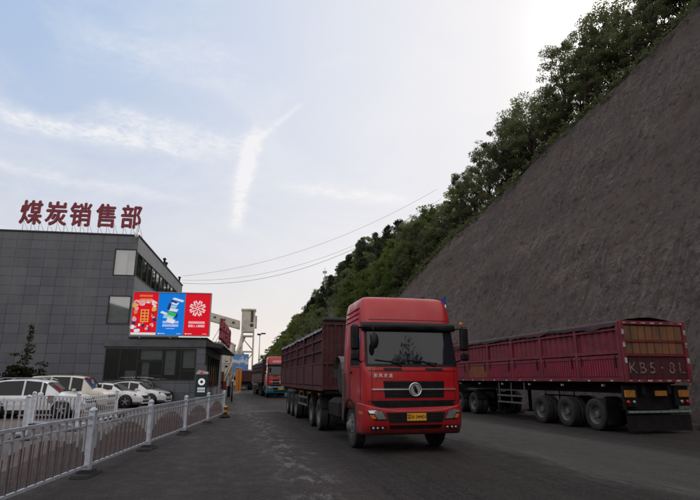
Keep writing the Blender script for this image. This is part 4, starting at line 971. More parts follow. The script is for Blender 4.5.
        for q in (.80,.92,1.02): g = MB(); g.lathe([(.036,by(sg_*q,.6)-.018),(.036,by(sg_*q,.6)+.02)], (sg_*q,0,.60), 'y', 12); g.build('lens', M['lens'], f_)
        g = MB(); g.box(sg_*1.235,sg_*1.255,.18,.50,.9,.96); g.build('side_marker', M['amber'], bu)
    g = MB(); g.cbox(-.24,.24,-.088,-.075,.755,.93,.006); pl_ = g.build('licence_plate', M['yellow'], bu)
    text_obj('lettering', plate, .115, M['ink'], pl_, XZ((0,-.0895,.842)), .001, .0015)
    # cab sides: doors, windows, steps, wheel arch
    for sg_ in (-1,1):
        X = sg_
        def side(xo, y0, y1, z0, z1, mat, name, par=cab, t=.012):
            g = MB(); a0, a1 = sg_*(cabw(z0)+xo), sg_*(cabw(z1)+xo); b0, b1 = a0-sg_*t, a1-sg_*t
            g.loft([[(a0,y0,z0),(a0,y1,z0),(b0,y1,z0),(b0,y0,z0)],[(a1,y0,z1),(a1,y1,z1),(b1,y1,z1),(b1,y0,z1)]]); return g.build(name, mat, par)
        side(.006,.50,1.42,2.03,2.78,M['glassdark'],'side_window'); 
        g = MB()
        for y_ in (.40,1.52): g.box(sg_*(1.225),sg_*(1.2415),y_-.006,y_+.006,1.2,2.0)
        g.box(sg_*1.225,sg_*1.2415,.40,1.52,1.985,1.997); g.build('door_seam', M['black'], cab)
        g = MB(); g.cbox(sg_*1.235,sg_*1.27,1.25,1.44,1.84,1.9,.01); g.build('door_handle', M['black'], cab)
        g = MB()
        for z_ in (3.20,3.33,3.46):
            a = sg_*(cabw(z_)+.012); g.tube([(a,.75,z_),(a,2.1,z_-.02)],.018,6)
        g.build('roof_fairing_rib', PR, cab)
        # lower skirt behind the door, fender and steps
        g = MB(); n = 12; pr = []
        for k in range(n+1): a = math.pi*k/n; pr.append((1.5+.70*math.cos(math.pi-a), .56+.66*math.sin(a)))
        ou = [(p[0], p[1]) for p in pr]
        g.loft([[(sg_*1.25,p[0],p[1]),(sg_*.82,p[0],p[1]),(sg_*.82,1.5+(p[0]-1.5)*.93,.56+(p[1]-.56)*.93),(sg_*1.25,1.5+(p[0]-1.5)*.93,.56+(p[1]-.56)*.93)] for p in ou], 0, True, True, True, False)
        g.build('fender', M['black'], root)
        g = MB(); g.cbox(sg_*1.0,sg_*1.246,.785,.9,.5,1.14,.02); g.build('step_panel', pal['skirt'], root); g = MB(); g.cbox(sg_*1.0,sg_*1.246,2.15,2.4,.6,1.9,.04); g.build('skirt', pal['skirt'], root)
        # mirrors
        g = MB(); xm = sg_*1.42; g.cbox(xm-.105,xm+.105,.12,.26,2.38,2.98,.05); g.cbox(xm-.10,xm+.10,.12,.25,2.14,2.34,.04); 
        mi = g.build('wing_mirror', M['black'], cab); g = MB(); g.tube([(sg_*1.19,.38,2.92),(xm,.2,2.95)],.02,6); g.tube([(sg_*1.23,.36,2.1),(xm,.2,2.2)],.02,6); g.build('mirror_arm', M['black'], mi)
        g = MB(); g.quad((xm-.08,.262,2.42),(xm+.08,.262,2.42),(xm+.08,.262,2.93),(xm-.08,.262,2.93)); g.build('mirror_glass', M['chrome'], mi)
    g = MB(); g.lathe([(.01,-.07),(.12,-.05),(.14,0),(.12,.03),(.01,.04)], (0,0,0), 'y', 16); 
    mo = g.build('kerb_mirror', M['black'], cab, (-1.02,-.12,2.58)); mo.scale = (.75,1,1.35)
    g = MB(); g.tube([(-1.02,.05,2.9),(-1.05,-.12,2.88),(-1.02,-.12,2.7)],.014,6); g.build('kerb_mirror_arm', M['black'], cab)
    for x0_, x1_ in ((-.95,-.25),(-.15,.62)):
        g = MB(); pts = [(x0_+(x1_-x0_)*k/6, front_y(x0_+(x1_-x0_)*k/6, 2.12)-.035, 2.15-.085*k/6) for k in range(7)]; g.tube(pts,.014,5)
        g.tube([(x1_-.05,front_y(x1_,2.0)-.03,2.0),((x0_+x1_)/2,front_y((x0_+x1_)/2,2.12)-.05,2.125)],.012,5); g.build('wiper', M['black'], cab)
    g = MB()
    for x_ in (-.75,-.38,0,.38,.75): g.cbox(x_-.04,x_+.04,.95,1.05,3.75,3.79,.015)
    g.build('marker_lamp', M['rim'], cab)
    g = MB(); g.tube([(.35,1.5,3.74),(.35,1.5,3.86),(.8,1.45,3.87),(.9,1.4,3.75)],.02,5); g.lathe([(.02,0),(.05,.12),(.08,.2)], (.55,1.2,3.82), 'x', 10); g.build('air_horn', M['black'], cab)
    g = MB(); g.cbox(1.30,1.38,.1,.2,3.0,3.09,.02); g.build('side_lamp', M['amber'], cab)
    if detail:
        g = MB(); g.tube([(1.22,1.0,2.95),(1.32,1.0,3.66)],.02,6); an = g.build('antenna', M['white'], cab); g = MB(); g.loft([[(1.17,1.0,3.74),(1.34,1.0,3.52),(1.34,1.02,3.52),(1.17,1.02,3.74)],[(1.20,1.0,3.78),(1.33,1.0,3.90),(1.35,1.02,3.90),(1.20,1.02,3.78)]]); g.build('pennant', M['blue'], an)
    # chassis
    g = MB()
    for sg_ in (-1,1): g.box(sg_*.36,sg_*.45,.9,8.6,.82,1.08)
    for y_ in (2.6,4.2,5.6,7.2,8.4): g.box(-.36,.36,y_-.06,y_+.06,.85,1.05)
    g.box(-.9,.9,.7,2.3,.75,1.12); g.tube([(-.9,1.5,.54),(.9,1.5,.54)],.07,8); g.tube([(-.9,6.25,.54),(.9,6.25,.54)],.12,8); g.tube([(-.9,7.85,.54),(.9,7.85,.54)],.12,8); g.lathe([(.5,0),(.5,.1)], (0,7.0,1.1), 'z', 18)
    g.box(-1.15,-.5,8.3,8.5,.7,.95); g.build('chassis', M['dark'], root)
    g = MB(); g.box(-1.0,1.0,2.45,2.75,1.1,2.4); g.tube([(.95,2.9,.9),(.95,2.9,3.2)],.08,8); g.build('air_intake', M['black'], root)
    g = MB(); g.cbox(-1.2,-.55,2.9,4.6,.55,1.15,.12); g.build('fuel_tank', M['galv'] if pal.get('tank') else M['dark'], root)
    g = MB(); g.cbox(.55,1.2,2.9,4.3,.55,1.1,.1); g.build('battery_box', M['dark'], root)
    for x_ in (-1.06,1.06): truck_wheel(root, x_, 1.5)
    for y_ in (6.25,7.85):
        for x_ in (-1.08,1.08): truck_wheel(root, x_, y_, True)
    for y_ in (6.25,7.85):
        for sg_ in (-1,1):
            g = MB()
            for k in range(8):
                a0, a1 = math.pi*(.12+.76*k/8), math.pi*(.12+.76*(k+1)/8); r_ = .60
                g.quad((sg_*.7,y_+r_*math.cos(a0),.54+r_*math.sin(a0)),(sg_*1.24,y_+r_*math.cos(a0),.54+r_*math.sin(a0)),(sg_*1.24,y_+r_*math.cos(a1),.54+r_*math.sin(a1)),(sg_*.7,y_+r_*math.cos(a1),.54+r_*math.sin(a1)))
            g.build('mudguard', M['black'], root)

def make_trailer(root, y0, Ln, z0, z1, pal, wheels, style='stake', rear=False, tarp='greytarp'):
    """cargo body from y0 (towards its tractor) to y0+Ln"""
    hw = 1.25; y1 = y0+Ln; B = pal['bed']
    g = MB(); g.box(-hw+.02,hw-.02,y0+.02,y1-.02,z0-.02,z0+.06); g.box(-hw+.03,hw-.03,y0,y0+.05,z0,z1+.15); bed = g.build('cargo_bed', B, root)
    g = MB()
    for y_ in [y0+i*.6 for i in range(int(Ln/.6))]: g.box(-hw+.08,hw-.08,y_,y_+.06,z0-.12,z0-.025)
    for sg_ in (-1,1): g.box(sg_*.42,sg_*.56,y0+.1,y1-.1,z0-.42,z0-.03)
    for w_ in wheels: g.tube([(-.95,w_,.54),(.95,w_,.54)],.09,8); g.box(-.95,.95,w_-.35,w_+.35,.72,.80)
    g.build('chassis', M['dark'], root)
    nb_ = 6; bay = Ln/nb_; zm = z0+(z1-z0)*(.42 if style == 'stake' else .40)
    for sg_ in (-1,1):
        wl = MB(); tr = MB(); pn = [MB(), MB(), MB()]
        X = sg_*(hw-.05)
        # recessed corrugated sheet
        cor = []; yy = y0+.06; k = 0; pts = []
        pitch = .19 if style == 'stake' else .26
        while yy < y1-.06:
            dx = .0 if k % 4 in (0,1) else .045; pts.append((X-sg_*dx, yy)); yy += pitch/2 if k % 2 == 0 else .045; k += 1
        for (a, b) in zip(pts, pts[1:]):
            wl.quad((a[0],a[1],z0+.05),(b[0],b[1],z0+.05),(b[0],b[1],z1-.02),(a[0],a[1],z1-.02))
        wo_ = wl.build('side_panel', pal['sheet'] , bed)
        for i in range(nb_+1):
            yc = y0+i*bay; w2 = .07 if 0 < i < nb_ else .06; yc = min(max(yc, y0+w2), y1-w2); tr.cbox(X-sg_*.01,sg_*(hw+.025),yc-w2,yc+w2,z0-.05,z1+.0,.01)
        tr.box(X-sg_*.01,sg_*(hw+.012),y0,y1,z1-.10,z1-.005); tr.box(X-sg_*.01,sg_*(hw+.012),y0,y1,z0-.04,z0+.10)
        if style == 'stake':
            for z_ in (zm, zm+.42, zm+.80): tr.box(X-sg_*.01,sg_*(hw+.010),y0,y1,z_-.035,z_+.035)
            dr = MB()
            for i in range(nb_): dr.cbox(sg_*(hw-.03),sg_*(hw+.006),y0+i*bay+.16,y0+(i+1)*bay-.16,z0+.13,zm-.05,.012)
            dr.build('drop_side', B, bed)
            tr.build('side_frame', pal['frame'], bed)
        else:
            tr.box(X-sg_*.01,sg_*(hw+.014),y0,y1,zm-.05,zm+.05); tr.box(X-sg_*.01,sg_*(hw+.010),y0,y1,z1-.26,z1-.20); tr.box(X-sg_*.01,sg_*(hw+.010),y0,y1,zm+.10,zm+.20)
            tr.build('side_frame', pal['frame'], bed)
            for i in range(nb_):
                dr = MB(); ya, yb_ = y0+i*bay+.10, y0+(i+1)*bay-.10; yv = ya
                while yv < yb_-.1: dr.box(sg_*(hw-.03),sg_*(hw+.004),yv,yv+.085,z0+.12,zm-.07); yv += .125
                dr.box(sg_*(hw-.04),sg_*(hw-.022),ya,yb_,z0+.11,zm-.06)
                o_ = dr.build('drop_side', M['rustpanel'] if i == 1 else M['crimson2'], bed)
                if i == 1: o_['label'] = 'rusty orange-brown drop side'
                lt = MB(); lt.box(sg_*(hw+.005),sg_*(hw+.035),ya+.12,ya+.16,zm-.25,zm+.03); lt.box(sg_*(hw+.005),sg_*(hw+.035),yb_-.2,yb_-.16,zm-.35,zm+.03); lt.build('latch', M['dark'], o_)
        g = MB()
        for i in range(nb_*2): yc = y0+(i+.5)*bay/2; g.box(sg_*(hw+.012),sg_*(hw+.02),yc-.06,yc+.06,z0-.035,z0+.015) if style != 'stake' else g.box(sg_*(hw+.012),sg_*(hw+.018),yc-.04,yc+.04,z0-.03,z0+.0)
        g.build('reflective_tape', M['chip'] if style != 'stake' else M['redlens'], bed)
        for i in range(nb_): lm = MB(); yc = y0+(i+.5)*bay; lm.box(sg_*(hw-.12),sg_*(hw-.04),yc-.04,yc+.04,z0-.2,z0-.13); lm.build('side_lamp', M['chip'] if style != 'stake' else M['amber'], root)
        # side under-run bars and landing leg
        g = MB(); ys0 = pal['bar'][0]; ys1 = pal['bar'][1]
        for z_ in (.72,1.0): g.box(sg_*(hw-.06),sg_*(hw-.02),ys0,ys1,z_-.035,z_+.035)
        for y_ in (ys0+.1,(ys0+ys1)/2,ys1-.1): g.box(sg_*(hw-.07),sg_*(hw-.061),y_-.04,y_+.04,.68,z0-.1)
        g.build('side_guard', M['rim'], root)
        g = MB(); g.box(sg_*.75,sg_*.87,pal['leg'],pal['leg']+.12,.3,z0-.1); g.box(sg_*.68,sg_*.94,pal['leg']-.1,pal['leg']+.22,.24,.3); g.build('landing_leg', M['dark'], root)
        for w_ in wheels: truck_wheel(root, sg_*1.08, w_, True)
        if style != 'stake':   # mudflap
            g = MB(); g.box(sg_*.8,sg_*1.24,wheels[-1]+.62,wheels[-1]+.635,.25,1.15); g.build('mudflap', M['black'], root)
    # front board
    g = MB()
    for i in range(9): xx = -hw+.12+i*(2*hw-.24)/8; g.box(xx-.03,xx+.03,y0-.05,y0,z0,z1+.12)
    g.box(-hw,hw,y0-.06,y0,z1+.05,z1+.16); g.box(-hw,hw,y0-.055,y0,z0,z0+.12); g.box(-hw,hw,y0-.058,y0,zm-.05,zm+.05); hb_ = g.build('headboard', pal['frame'], bed)
    if style == 'stake':
        g = MB(); g.cbox(-hw-.02,hw+.02,y0-.12,y0+.35,z1+.17,z1+.30,.04); g.build('tarp_roll', M['tarp'], bed)
    # tarp over the load
    g = MB(); nx, ny = 14, int(Ln/.22); vs = []
    for j in range(ny+1):
        y_ = y0+.1+(Ln-.2)*j/ny
        for i in range(nx+1):
            f = -1+2*i/nx; ex = abs(f)**4
            zz = z1+.04+pal.get('crown',.18)*(1-f*f)+.06*noise.noise(Vector((f*2, y_*.9, 3)))+.035*noise.noise(Vector((f*5, y_*3.1, 8)))-ex*(.06+.10*abs(noise.noise(Vector((f, y_*1.3, 5)))))
            xx = f*(hw+(.03 if abs(f) > .9 else 0)); vs.append((xx, y_, zz))
    n = nx+1; g.add(vs, [(j*n+i, j*n+i+1, (j+1)*n+i+1, (j+1)*n+i) for j in range(ny) for i in range(nx)], 0, True)
    for side_ in (0, nx):   # hanging hem
        v2 = []
        for j in range(ny+1):
            p = vs[j*n+side_]; v2 += [p, (p[0]*1.008, p[1], p[2]-.07-.11*abs(noise.noise(Vector((p[1]*.55, side_, 9))))-.03*abs(noise.noise(Vector((p[1]*3, side_, 2)))))]
        g.add(v2, [(2*j, 2*j+1, 2*j+3, 2*j+2) for j in range(ny)], 0, True)
    g.build('tarpaulin', M[tarp], root)
    if rear:
        g = MB(); yr = y1
        for xx in (-hw,hw-.12): g.cbox(xx,xx+.12,yr-.02,yr+.10,z0-.06,z1+.04,.01)
        g.cbox(-hw+.121,hw-.121,yr-.02,yr+.09,z1-.09,z1+.03,.01); g.box(-hw+.12,hw-.12,yr-.02,yr+.08,z1-.64,z1-.58); g.box(-hw+.12,hw-.12,yr-.02,yr+.08,z0-.06,z0+.04); g.box(-hw+.12,hw-.12,yr-.02,yr+.085,zm+.02,zm+.08)
        g.build('tail_frame', pal['frame'], bed)
        for rw_, (za, zb2) in enumerate(((zm+.09,z1-.64),(z1-.575,z1-.12))):
            pl_ = MB(); n9 = 8
            for i in range(n9):
                xa = -hw+.13+i*(2*hw-.26)/n9; pl_.cbox(xa+.01,xa+(2*hw-.26)/n9-.015,yr,yr+.045+.008*math.sin(i*7+rw_),za,zb2,.006)
            pl_.build('plank_row', M['wood'], bed)
        g = MB(); g.box(-hw+.13,hw-.13,yr+.0,yr+.035,z0+.05,zm+.035); 
        for i in range(8): xa = -hw+.15+i*.3; g.box(xa,xa+.03,yr+.035,yr+.05,z0+.05,zm+.03)
        tg = g.build('tailgate', pal['tail'], bed)
        # hand-painted plate number
        Mx = Matrix.Translation((0,yr+.055,(z0+zm)/2+.02)) @ Matrix.Rotation(math.pi,4,'Z') @ Matrix.Rotation(R(90),4,'X')
        for k, ch in enumerate('KB5·8L'): text_obj('painted_number', ch, .50, M['chalk'], tg, Mx @ Matrix.Translation((-.93+.37*k,-.02,.0)), .003, .002)
        g = MB()
        for i in range(7): xa = -hw+.1+i*.36; g.box(xa,xa+.16,yr+.081,yr+.09,z0-.03,z0+.01); g.box(xa,xa+.16,yr+.091,yr+.098,z1-.05,z1-.015) if i < 7 else None
        for zz in (zm-.2,zm+.3,z1-.4): g.box(hw-.10,hw-.02,yr+.101,yr+.108,zz,zz+.16); g.box(-hw+.02,-hw+.10,yr+.101,yr+.108,zz,zz+.16)
        g.build('reflective_tape', M['chip'], bed)
        g = MB()
        for i in range(6): xa = -hw+.29+i*.36; g.box(xa,xa+.1,yr+.081,yr+.09,z0-.03,z0+.01)
        for zz in (zm-.42,zm+.05,z1-.65): g.box(hw-.10,hw-.02,yr+.101,yr+.108,zz,zz+.12); g.box(-hw+.02,-hw+.10,yr+.101,yr+.108,zz,zz+.12)
        g.build('reflective_tape', M['dullred'], bed)
        g = MB(); g.cbox(-hw+.1,hw-.1,yr-.25,yr-.1,.62,.74,.02); g.box(-hw+.05,hw-.05,yr-.16,yr-.14,.12,.60); g.box(-1.0,1.0,yr-.5,yr-.35,.75,1.5); under = g.build('rear_guard', M['dark'], root)
        g = MB(); g.cbox(-hw+.08,hw-.08,yr-.10,yr-.06,.66,.73,.01); g.build('guard_stripe', simple('worn_white_green_stripe', (.16,.24,.20), .6, dirt=(.08,.05,.05), scale=9), under)
        for sg_ in (-1,1):
            g = MB(); g.cbox(sg_*.82,sg_*1.22,yr-.14,yr-.08,1.13,1.36,.02); ll = g.build('lamp_board', M['rustyellow'], root)
            g = MB(); g.lathe([(.055,yr-.14),(.055,yr-.075),(.04,yr-.06)], (sg_*1.12,0,1.0), 'y', 14); g.build('tail_light', M['redlens'], root); g = MB(); g.lathe([(.055,yr-.14),(.055,yr-.075),(.04,yr-.06)], (sg_*.9,0,1.0), 'y', 14); g.build('tail_light', M['lens'], root)
            g = MB(); g.box(sg_*.7,sg_*1.24,yr-.2,yr-.145,.86,1.5); g.build('light_bracket', M['dark'], root)
        g = MB(); g.box(-.35,.1,yr-.1,yr-.08,1.18,1.34); g.build('licence_plate', M['rustyellow'], root)

M['dullred'] = simple('dusty_red_reflector', (.30,.015,.02), .5, dirt=(.1,.03,.03), scale=6)
M['chip'] = simple('dirty_white_reflector', (.55,.53,.53), .5, dirt=(.12,.08,.08), scale=6, amt=(.45,.62))
M['chalk'] = simple('faded_white_lettering', (.23,.17,.18), .8, dirt=(.09,.035,.042), scale=6, amt=(.42,.58))
M['rustyellow'] = simple('worn_yellow_panel', (.40,.17,.02), .6, dirt=(.16,.07,.03), scale=7)
M['skirt'] = simple('dust_greyed_red_skirt', (.12,.035,.03), .6, dirt=(.07,.055,.05), scale=3)
S0 = 12.1
truck = empty('cargo_truck', R2W(4.47, S0, .0), ROAD, 'bright red cab-over lorry with a maroon stake trailer, coming at the viewer', 'truck')
make_tractor(truck, dict(cab=M['red'], bumper=M['bumper_red'], skirt=M['skirt']))
make_trailer(truck, 17.35-S0, 12.9, 1.36, 3.42, dict(bed=M['maroon'], sheet=M['maroon'], frame=M['maroon'], bar=(20.9-S0,23.3-S0), leg=8.4, crown=.2), [24.2-S0,25.75-S0,27.3-S0], 'stake', False, 'greytarp')
g = MB(); g.lathe([(.20,-.13),(.40,-.14),(.51,-.09),(.51,.09),(.40,.14),(.20,.13)], (0,0,0), 'x', 24); sw_ = g.build('spare_wheel', M['rubber'], truck, (-.98, 3.2, 1.75))
g = MB(); n = 8
for k in range(n): 
    a0, a1 = math.pi*k/n, math.pi*(k+1)/n; g.quad((-1.2,3.2+.6*math.cos(a0),1.75+.6*math.sin(a0)),(-.7,3.2+.6*math.cos(a0),1.75+.6*math.sin(a0)),(-.7,3.2+.6*math.cos(a1),1.75+.6*math.sin(a1)),(-1.2,3.2+.6*math.cos(a1),1.75+.6*math.sin(a1)))
g.build('spare_wheel_cover', M['rim'], truck)

# right truck: faces away; its own y axis runs towards the viewer
RL, RS = 13.55, 14.4; RF = RS+13.3+4.9+.3
truck2 = empty('cargo_truck', R2W(RL, RF, 0), ROAD+math.pi, 'crimson ribbed trailer lorry parked under the rock face, its plank tail towards the viewer', 'truck')
make_tractor(truck2, dict(cab=M['red'], bumper=M['bumper_red'], skirt=M['skirt']), False)
make_trailer(truck2, RF-RS-13.2, 13.2, 1.66, 3.5, dict(bed=M['crimson'], sheet=M['crimson'], frame=M['crimson'], tail=M['maroon'], bar=(RF-22.5,RF-20.2), leg=RF-23.2, crown=.12), [RF-19.2,RF-17.6,RF-16.0], 'rib', True, 'tarp')

# oncoming truck farther back
truck3 = empty('cargo_truck', R2W(5.25, 49.5, 0), ROAD+R(1.5), 'smaller oncoming red lorry with a cyan bumper, halfway down the road', 'truck')
make_tractor(truck3, dict(cab=M['red'], bumper=M['cyan'], skirt=M['cyan']), False)
g = MB(); patch(g, [(3.17,-.8,.8),(3.4,-.75,.75)], 10, .02, .02); g.build('roof_sign', simple('pink_roof_sign', (.72,.25,.3), .5), truck3)
make_trailer(truck3, 5.0, 12.5, 1.4, 3.35, dict(bed=M['maroon'], sheet=M['maroon'], frame=M['maroon'], bar=(9,11), leg=8.4, crown=.3), [12.5,13.9,15.3], 'stake', False, 'bluetarp')
# farthest truck, only its tail shows
def far_truck(l, s, label):
    r_ = empty('cargo_truck', R2W(l, s, 0), ROAD, label, 'truck')
    g = MB(); g.cbox(-1.25,1.25,0,8,1.3,3.0,.03)
    for x_ in (-.8,-.4,0,.4,.8): g.box(x_-.04,x_+.04,-.05,0,1.3,3.0)
    g.build('cargo_bed', M['maroon'], r_); g = MB(); g.box(-1,1,.3,7.8,.8,1.28); g.box(-1.2,1.2,.1,.25,.6,.75); g.build('chassis', M['dark'], r_)
    for y_ in (1.2,2.6,6.8):
        for x_ in (-1.05,1.05): truck_wheel(r_, x_, y_, True)
    g = MB(); g.cbox(-1.2,1.2,8.3,10.2,1.0,3.1,.1); g.build('cab', M['red'], r_)
far_truck(3.6, 86, 'distant dark red lorry seen from behind below the blue and white hoarding')
far_truck(-1.0, 98, 'most distant dark red lorry, left of the orange gate column')

# ------------------------------------------------------------------ distant works
def D(px, py, Y):
    th = math.atan(129/520); u = (px-349)/520; v = (250-py)/520
    d = Vector((u, math.cos(th)-v*math.sin(th), math.sin(th)+v*math.cos(th))); t = Y/d.y; return Vector((d.x*t, Y, H+d.z*t))
M['cream'] = simple('cream_steel_cladding', (.60,.55,.47), .6, dirt=(.38,.33,.27), scale=.8)
M['concrete'] = simple('pale_render', (.50,.47,.43), .8, dirt=(.34,.31,.28), scale=.3)
M['orange'] = simple('orange_paint', (.72,.24,.03), .5)
tow = empty('conveyor_tower', (D(245.8,380,110).x,110,0), R(10), 'cream coal conveyor head house on a steel lattice tower in the distance', 'tower')
g = MB(); g.loft([[(-1.35,-1.5,11.2),(1.3,-1.5,11.2),(1.3,1.5,11.2),(-1.35,1.5,11.2)],[(-1.4,-1.5,15.6),(1.35,-1.5,15.6),(1.35,1.5,15.6),(-1.4,1.5,15.6)]]); g.cbox(1.38,1.75,-1,1,12.1,14.6,.05); g.cbox(-1.55,1.5,-1.7,1.7,15.6,15.95,.03); hh_ = g.build('head_house', M['cream'], tow)
g = MB(); g.box(.45,1.0,-1.53,-1.51,13.2,15.55); g.lathe([(.38,-1.54),(.38,-1.50)], (.7,0,12.6), 'y', 14); g.build('opening', M['interior'], hh_)
g = MB()
for x_ in (-1.15,1.15):
    for y_ in (-1.3,1.3): g.box(x_-.16,x_+.16,y_-.16,y_+.16,0,11.2)
for z_ in (3.5,7.2,10.4):
    for y_ in (-1.3,1.3): g.box(-1.24,1.24,y_-.1,y_+.1,z_-.12,z_+.12)
for y_ in (-1.3,1.3): g.tube([(-1.3,y_,3.6),(1.3,y_,7.1)],.08,6); g.tube([(1.3,y_,7.3),(-1.3,y_,10.3)],.08,6); g.tube([(-1.2,y_,9.5),(-4.6,y_,0)],.22,6); g.tube([(-1.2,y_,11.0),(-3.2,y_,0)],.16,6)
for z_ in (2,4,6,8): g.tube([(-1.3-.36*(9.5-z_),-1.3,z_),(-1.3,-1.3,z_+1)],.07,5)
g.build('lattice_leg', M['cream'], tow)
ga = empty('conveyor_gallery', (D(245.8,380,110).x,110,0), R(10), 'cream inclined conveyor gallery running left from the distant head house', 'conveyor')
g = MB(); A_ = Vector((-1.75,0,12.6)); B_ = Vector((-16,-2,16.2)); 
g.loft([[A_+Vector((0,-1,-.8)),A_+Vector((0,1,-.8)),A_+Vector((0,1,.9)),A_+Vector((0,-1,.9))],[B_+Vector((0,-1,-.8)),B_+Vector((0,1,-.8)),B_+Vector((0,1,.9)),B_+Vector((0,-1,.9))]]); g.build('gallery_shell', M['cream'], ga)
g = MB()
for k in range(7): p = A_.lerp(B_, (k+.7)/7.5); g.box(p.x-.3,p.x+.3,p.y-1.03,p.y-1.005,p.z-.1,p.z+.35)
g.build('window', M['interior'], ga)
tr_ = empty('pipe_trestle', (D(231,380,118).x,118,0), R(8), 'dull brown chute and pale pipe trestle standing left of the conveyor tower', 'trestle')
g = MB()
for x_ in (-3.6,-1.8,0,1.8):
    for y_ in (0,2.5): g.box(x_-.14,x_+.14,y_-.14,y_+.14,0,9.5-.6*abs(x_))
for z_ in (2.4,4.8,7.2):
    for y_ in (0,2.5): g.box(-3.4,1.6,y_+.15,y_+.3,z_-.12,z_+.12)
for k in range(3): g.tube([(-3.6,-.2,2.4*k+.2),(-1.8,-.2,2.4*k+2.4)],.07,5); g.tube([(0,-.2,2.4*k+.2),(1.8,-.2,2.4*k+2.4)],.07,5)
g.build('trestle_frame', M['cream'], tr_); g = MB()
for z_ in (2.75,5.15): g.tube([(-4,1.2,z_),(2.2,1.2,z_)],.28,10)
g.build('pipe', M['concrete'], tr_); g = MB(); g.loft([[(-1.7,-.9,1.5),(-1.1,-.9,1.5),(-1.1,.3,1.5),(-1.7,.3,1.5)],[(2.2,-.9,11.0),(2.8,-.9,11.0),(2.8,.3,11.0),(2.2,.3,11.0)]]); g.build('chute', simple('brown_chute_steel', (.20,.13,.09), .8, dirt=(.34,.29,.24), scale=1.2), tr_)
def block(name, px0, px1, ytop, Y, depth, label, floors, mat, cols):
    a, b = D(px0,380,Y), D(px1,380,Y); zt = D((px0+px1)/2,ytop,Y).z
    r_ = empty(name, (a.x,Y,0), R(6), label, 'building'); W_ = b.x-a.x; holes = []
    g = MB(); g.box(0,W_,0,depth,0,zt); g.cbox(-.15,W_+.15,-.15,depth+.15,zt,zt+.35,.03); g.build('wall', mat, r_)
    fh = zt/floors; cw = W_/cols
    for f_ in range(floors):
        for c_ in range(cols):
            g = MB(); xa = c_*cw+cw*.22; g.box(xa,xa+cw*.56,-.06,-.003,f_*fh+fh*.3,f_*fh+fh*.75); w_ = g.build('window', M['trimdark'], r_)
            g = MB(); g.box(xa+.08,xa+cw*.56-.08,-.075,-.062,f_*fh+fh*.3+.08,f_*fh+fh*.75-.08); g.build('pane', M['carglass'], w_)
block('works_building', 207, 228, 343, 130, 12, 'pale distant block with rows of small windows left of the conveyor tower', 3, M['concrete'], 3)
block('works_building', 226, 238, 352, 150, 12, 'low pale distant block between the tower legs', 2, M['cream'], 2)
hd = empty('hoarding', (D(240,380,92).x,92,0), ROAD, 'blue and white hoarding on posts in front of the conveyor tower', 'sign')
zb_, zt_ = D(240,372,92).z, D(240,354,92).z
m = Mat('blue_white_sheet', (.10,.25,.55), .6); zz = m.sep()[2]; k = m.math('ADD', m.ramp(zz, zb_, zt_, 0, 1), m.math('MULTIPLY', m.math('SUBTRACT', m.noise(1.2,5), .5), .9)); m.vary(k, .45, .55, (.62,.66,.72)); m.vary(k, .68, .75, (.12,.28,.56)); 
g = MB(); g.cbox(-1.3,1.3,-.08,.08,zb_,zt_,.02); g.build('sign_face', m.mat, hd)
g = MB()
for x_ in (-1.1,1.1): g.box(x_-.07,x_+.07,.081,.2,0,zt_)
g.build('post', M['galv'], hd)
def column(px, Y, w_, label):
    p = D(px,380,Y); r_ = empty('gate_column', (p.x,Y,0), ROAD, label, 'gate column'); g = MB(); g.cbox(-w_/2,w_/2,-w_/2,w_/2,.25,2.9,.03); g.build('shaft', M['orange'], r_); g = MB(); g.cbox(-w_*.7,w_*.7,-w_*.7,w_*.7,0,.25,.03); g.build('plinth', M['concrete'], r_)
    g = MB(); g.cbox(-w_*.62,w_*.62,-w_*.62,w_*.62,2.9,3.05,.03); g.build('cap', M['concrete'], r_)
column(237, 62, .36, 'orange gate column left of the far dark red lorry'); column(240.3, 66, .28, 'slimmer orange gate column just right of the first one')
lp = empty('street_lamp', (D(258,380,100).x,100,0), ROAD, 'tall thin grey street lamp between the conveyor tower and the oncoming lorry', 'street lamp')
g = MB(); g.tube([(0,0,0),(0,0,9.8)],[.13,.07],8); g.tube([(0,0,9.7),(.5,0,10.1)],.05,6); g.build('pole', M['galv'], lp); g = MB(); g.cbox(.2,1.1,-.2,.2,10.0,10.25,.06); g.cbox(-.5,.15,-.2,.2,9.8,10.1,.06); g.build('lamp_head', M['dark'], lp)
mp = R2W(ltop(215)+22, 215); mast = empty('radio_mast', (mp.x,mp.y,hill_z(ltop(215)+22,215)-.5), 0, 'thin lattice radio mast on the far hill above the oncoming lorry', 'mast')
g = MB(); 
for k in range(3): a = 2*math.pi*k/3; g.tube([(.7*math.cos(a),.7*math.sin(a),0),(.15*math.cos(a),.15*math.sin(a),17)],.07,5)
for k in range(9):
    z_ = 1+k*1.7; r_ = .7-.55*z_/17
    for q in range(3): a, b = 2*math.pi*q/3, 2*math.pi*(q+1)/3; g.tube([(r_*math.cos(a),r_*math.sin(a),z_),(r_*math.cos(b),r_*math.sin(b),z_+1.5)],.04,4)
g.cbox(-.9,.9,-.15,.15,14.5,15.6,.05); g.build('lattice', M['galv'], mast)
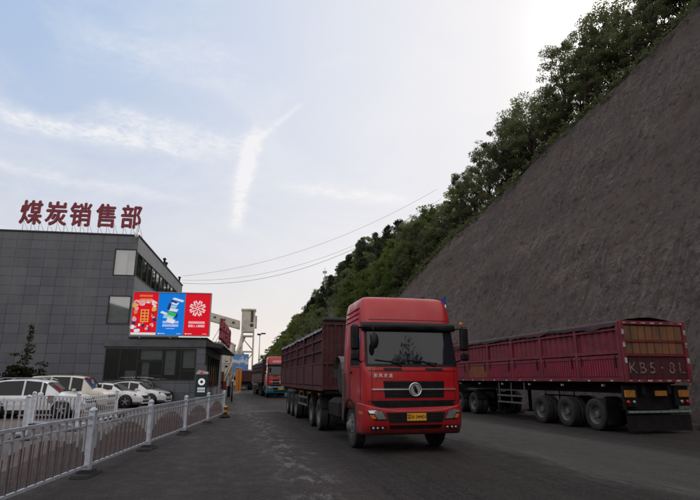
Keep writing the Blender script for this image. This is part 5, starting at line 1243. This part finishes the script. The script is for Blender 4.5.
# guard post and barrier machine by the corner of the wing
gp = empty('gate_barrier', G(228.5,397), ROAD, 'dark upright gate barrier machine with a red box beside the far corner of the wing', 'gate barrier')
g = MB(); g.cbox(-.15,.15,-.15,.15,0,1.05,.03); g.build('cabinet', M['dark'], gp); g = MB(); g.cbox(-.6,-.25,-.15,.2,.7,1.5,.04); g.build('red_box', M['bumper_red'], gp); g = MB(); g.tube([(.0,0,.95),(.1,.1,1.9)],.03,6); g.build('raised_arm', M['hazard'], gp)
bp_ = empty('bollard_post', G(231.5,402), ROAD, 'slim dark post with a pale round cap near the end of the long barrier', 'bollard')
g = MB(); g.lathe([(.06,0),(.05,1.45)], (0,0,0), 'z', 10); g.build('post', M['dark'], bp_); g = MB(); g.lathe([(.01,1.45),(.09,1.48),(.11,1.55),(.08,1.63),(.01,1.66)], (0,0,0), 'z', 12); g.build('cap', M['galv'], bp_)
# overhead wires
def wire(p0, p1, sag, r_, label):
    n = 30; pts = [Vector(p0).lerp(Vector(p1), i/n)-Vector((0,0,4*sag*(i/n)*(1-i/n))) for i in range(n+1)]; g = MB(); g.tube(pts, r_, 5); o_ = g.build('overhead_wire', M['wire']); tag(o_, label, 'cable', 'overhead wires')
M['wire'] = simple('cable_sheath', (.10,.10,.11), .7)
p0 = K+BW@Vector((UX,DEP-.5,TOP+.2)); pe = D(437,194,58); pe2 = D(441,199,56); pe3 = D(433,203,58)
wire(p0+Vector((0,0,.9)), pe+Vector((0,0,.6)), 1.9, .014, 'uppermost of the thin wires from the roof to the wooded slope')
wire(p0+Vector((0,0,.4)), pe2, 2.6, .014, 'lower thin wire from the roof to the wooded slope')
wire(p0+Vector((0,.3,.1)), pe3, 2.9, .02, 'lowest and thickest wire from the roof to the wooded slope')
# loose stones along the foot of the rock face
rnd = random.Random(4); g = MB()
for i in range(420):
    l = CL0-rnd.expovariate(1.2)*.8-.1; s = rnd.uniform(-5,75); r_ = rnd.uniform(.03,.16); c_ = Vector((l, s, .02+r_*.4)); vs = []
    for k in range(8):
        v_ = Vector(((k&1)*2-1, ((k>>1)&1)*2-1, ((k>>2)&1)*2-1)); vs.append(c_+Vector((v_.x*r_*rnd.uniform(.5,1), v_.y*r_*rnd.uniform(.5,1), v_.z*r_*rnd.uniform(.4,.8))))
    g.add(vs, [(0,2,3,1),(4,5,7,6),(0,1,5,4),(2,6,7,3),(0,4,6,2),(1,3,7,5)])
o = g.build('loose_rubble', M['rock'], None, (0,0,0), ROAD); tag(o, 'loose stones and grit strewn along the foot of the rock face', 'rubble', None, 'stuff')
